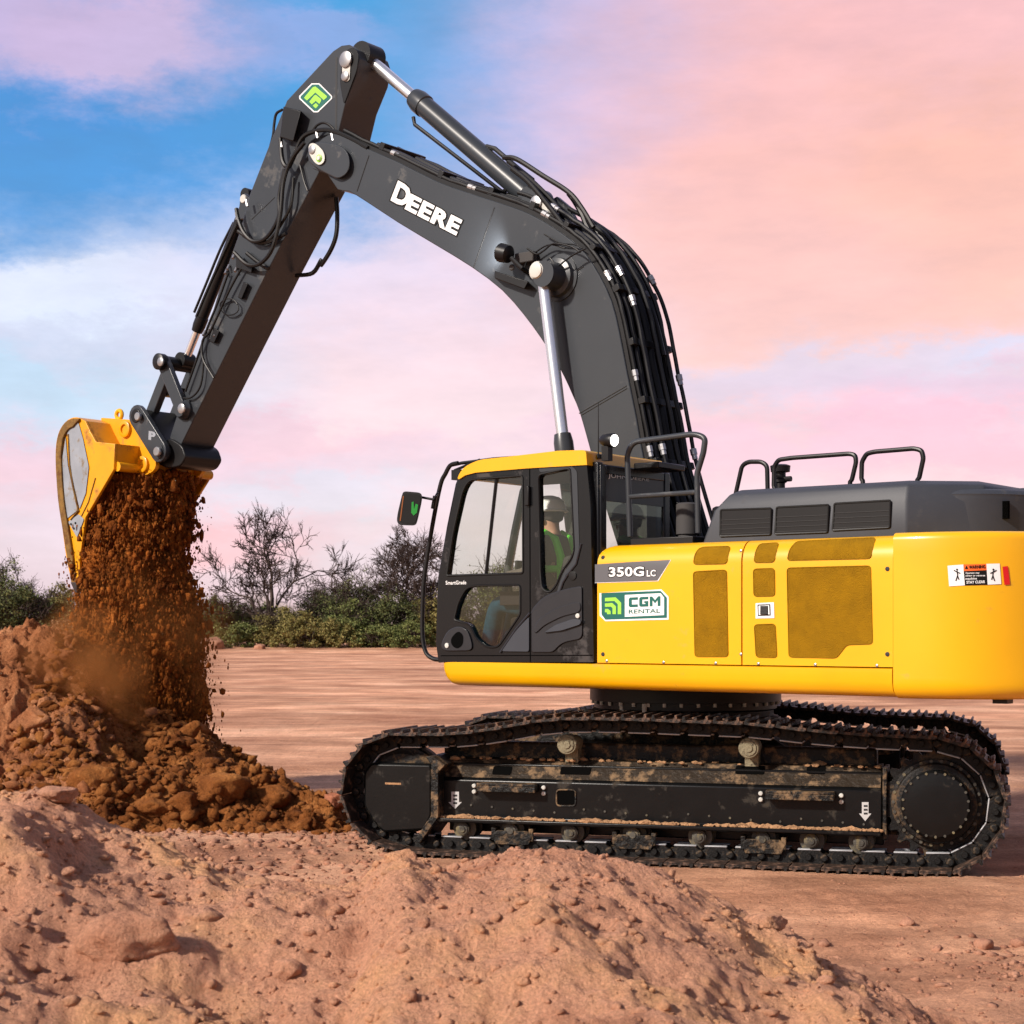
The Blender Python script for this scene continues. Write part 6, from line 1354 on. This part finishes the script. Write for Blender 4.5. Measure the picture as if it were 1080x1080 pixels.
def proto(kind, seed):
    k = (kind, seed)
    if k in protos: return protos[k]
    rg = random.Random(seed*13+len(kind)); parts = []
    root = empty(kind, (0, -500, 0)) ; tr = None
    if kind == 'bare_tree':
        t, tips = branches(rg, 8.6, .95, 6, 3, .12, 1, True); parts.append(t.build('trunk', 'bark', root, smooth=True, recalc=False))
    elif kind == 'mesquite_tree':
        t, tips = branches(rg, 7.2, .95, 5, 3, 0, 3); parts.append(t.build('trunk', 'bark', root, recalc=False))
        V, Fc = crown(rg, 6.8, 4.2, 11000, .066, tips, .6, 120); parts.append(np_mesh('crown', V, Fc, ('leaf_dark', 'leaf_green')[seed % 2], root, smooth=False))
    elif kind == 'leafy_shrub':
        t, tips = branches(rg, 4.6, .9, 4, 3, 0, 5); parts.append(t.build('trunk', 'bark', root, recalc=False))
        V, Fc = crown(rg, 5.6, 3.6, 14000, .07, None, 0, 110); parts.append(np_mesh('crown', V, Fc, ('leaf_green', 'leaf_dark', 'leaf_olive')[seed % 3], root, smooth=False))
    else:
        V, Fc = crown(rg, 4.6, 1.9, 8000, .065, None, 0, 70); parts.append(np_mesh('crown', V, Fc, ('leaf_olive', 'leaf_dry', 'leaf_green')[seed % 3], root, smooth=False))
        t, tips = branches(rg, 2.1, .9, 3, 3, 0, 4); parts.append(t.build('trunk', 'bark', root, recalc=False))
    co = np.concatenate([np.array([v.co[:] for v in p.data.vertices]) for p in parts])
    protos[k] = [root, parts, False, (np.percentile(co[:, 2], 99.8), np.percentile(co[:, 0], 99)-np.percentile(co[:, 0], 1))]; return protos[k]
def plant(kind, seed, px, d, H, W, rz, label, group):
    pr = proto(kind, seed); nat = pr[3]
    if pr[2]:
        r = pr[0].copy(); col.objects.link(r)
        for p in pr[1]: c = p.copy(); col.objects.link(c); c.parent = r
    else: r = pr[0]; pr[2] = True
    k = d/1800.0; r.location = ((px-540)*k, d, .30 if d > 124 else .0); r.scale = (W*k/nat[1], W*k/nat[1], H*k/nat[0]); r.rotation_euler = (0, 0, rz)
    tag(r, label, {'bare_tree': 'tree', 'mesquite_tree': 'tree', 'leafy_shrub': 'shrub', 'low_bush': 'bush'}[kind], group); return r
GT = 'trees along the far edge of the yard'; GS = 'shrubs along the far edge of the yard'
PL = [('leafy_shrub', 1, 18, 130, 70, 92, .3, 'dark green shrub at the left edge behind the heap'), ('mesquite_tree', 1, -15, 134, 92, 110, 1.1, 'twiggy mesquite cut off by the left edge of the picture'), ('leafy_shrub', 2, 62, 132, 66, 78, 2., 'green shrub just left of the bucket teeth'), ('low_bush', 1, 78, 128, 34, 60, 0, 'low green bush between the heap and the bucket teeth'),
      ('leafy_shrub', 2, 128, 133, 60, 84, 4., 'shrub behind the left half of the falling soil'), ('leafy_shrub', 1, 182, 133, 60, 84, 5.1, 'shrub behind the right half of the falling soil'),
      ('leafy_shrub', 3, 228, 132, 54, 56, 1., 'pale green shrub right beside the falling soil'), ('bare_tree', 1, 276, 130, 150, 112, 1.4, 'tall leafless tree with spreading thin branches left of centre'), ('mesquite_tree', 2, 342, 133, 72, 96, 2.2, 'wide twiggy mesquite right of the tall leafless tree'), ('mesquite_tree', 1, 268, 134, 50, 90, 3.4, 'dark mesquite under the tall leafless tree'),
      ('leafy_shrub', 2, 300, 129, 42, 84, .9, 'dark shrub at the foot of the tall leafless tree'), ('low_bush', 2, 250, 127, 26, 60, 1.5, 'low olive bush left of the tall leafless tree'), ('low_bush', 3, 322, 126, 36, 66, .2, 'yellow green bush in front of the mesquites'), ('low_bush', 3, 352, 126.5, 30, 56, 2.8, 'bright green low bush halfway to the cab'),
      ('mesquite_tree', 2, 376, 133, 84, 90, .1, 'bushy mesquite between the two leafless trees'), ('leafy_shrub', 3, 372, 129, 50, 80, 2.1, 'tall olive shrub halfway between heap and cab'), ('bare_tree', 2, 424, 131, 128, 100, 1.7, 'leafless tree with upright twigs left of the cab mirror bar'), ('leafy_shrub', 1, 415, 129.5, 58, 80, 3.3, 'green shrub below the second leafless tree'),
      ('low_bush', 2, 402, 126, 24, 56, 3., 'brown dry bush on the sand near the cab rail'), ('low_bush', 2, 436, 126.4, 28, 50, 4.4, 'reddish dry bush just left of the cab rail'), ('bare_tree', 1, 470, 133, 110, 100, 3.1, 'leafless tree directly behind the cab front'), ('leafy_shrub', 2, 468, 130, 62, 80, .6, 'shrub behind the lower cab front'),
      ('mesquite_tree', 1, 510, 132, 94, 110, .8, 'mesquite seen through the door window'), ('leafy_shrub', 3, 540, 131, 60, 90, 5.7, 'shrub seen through the lower cab window'), ('mesquite_tree', 2, 590, 134, 84, 110, 4.1, 'mesquite hidden behind the rear of the cab'),
      #, 62, 100, 2.6, 'shrub hidden behind the front yellow door'), ('mesquite_tree', 1, 740, 133, 80, 120, 5.2, 'mesquite hidden behind the engine doors'), ('leafy_shrub', 2, 840, 131, 60, 110, 1.2, 'shrub hidden behind the rear yellow door'), ('mesquite_tree', 2, 950, 134, 80, 120, 2.9, 'mesquite hidden behind the counterweight'), ('leafy_shrub', 3, 1060, 131, 60, 110, 4.9, 'shrub hidden behind the right end of the counterweight'),
      ]
for kind, seed, px, d, H, W, rz, lab in PL: plant(kind, seed, px, d, H, W, rz, lab, GT if 'tree' in kind else GS)
# brushy ground cover behind them that closes the horizon
def brush():
    rg = random.Random(99); Vs = []; Fs = []; o = 0
    for k in range(46):
        V, Fc = crown(rg, 6, 2.4+rg.random()*1.2, 1500, .13, None, 0, 40); x = (-360+k*40+rg.uniform(-8, 8)-540)/1800*140; V = V*np.array([1, 1, 1])+np.array([x, 139+rg.uniform(-2, 4), .3]); Vs.append(V); Fs.append(Fc+o); o += len(V)
    tag(np_mesh('far_brush', np.concatenate(Vs), np.concatenate(Fs), 'leaf_dark', smooth=False), 'dense brush behind the trees at the far edge of the yard', 'brush', kind='stuff')
brush()
for px, py, r, lab in ((222, 677, .9, 'pale rounded earth heap beside the falling soil among the shrubs'), (274, 684, .45, 'small brown earth heap under the leafless tree')):
    d = 124.0; o = one_clod('earth_heap', 'stone_soil', Vector(((px-540)/F*d, d, .2)), r, px % 9+1, lab, 'earth heap', None, sub=4, flat=1.2, amp=.2)
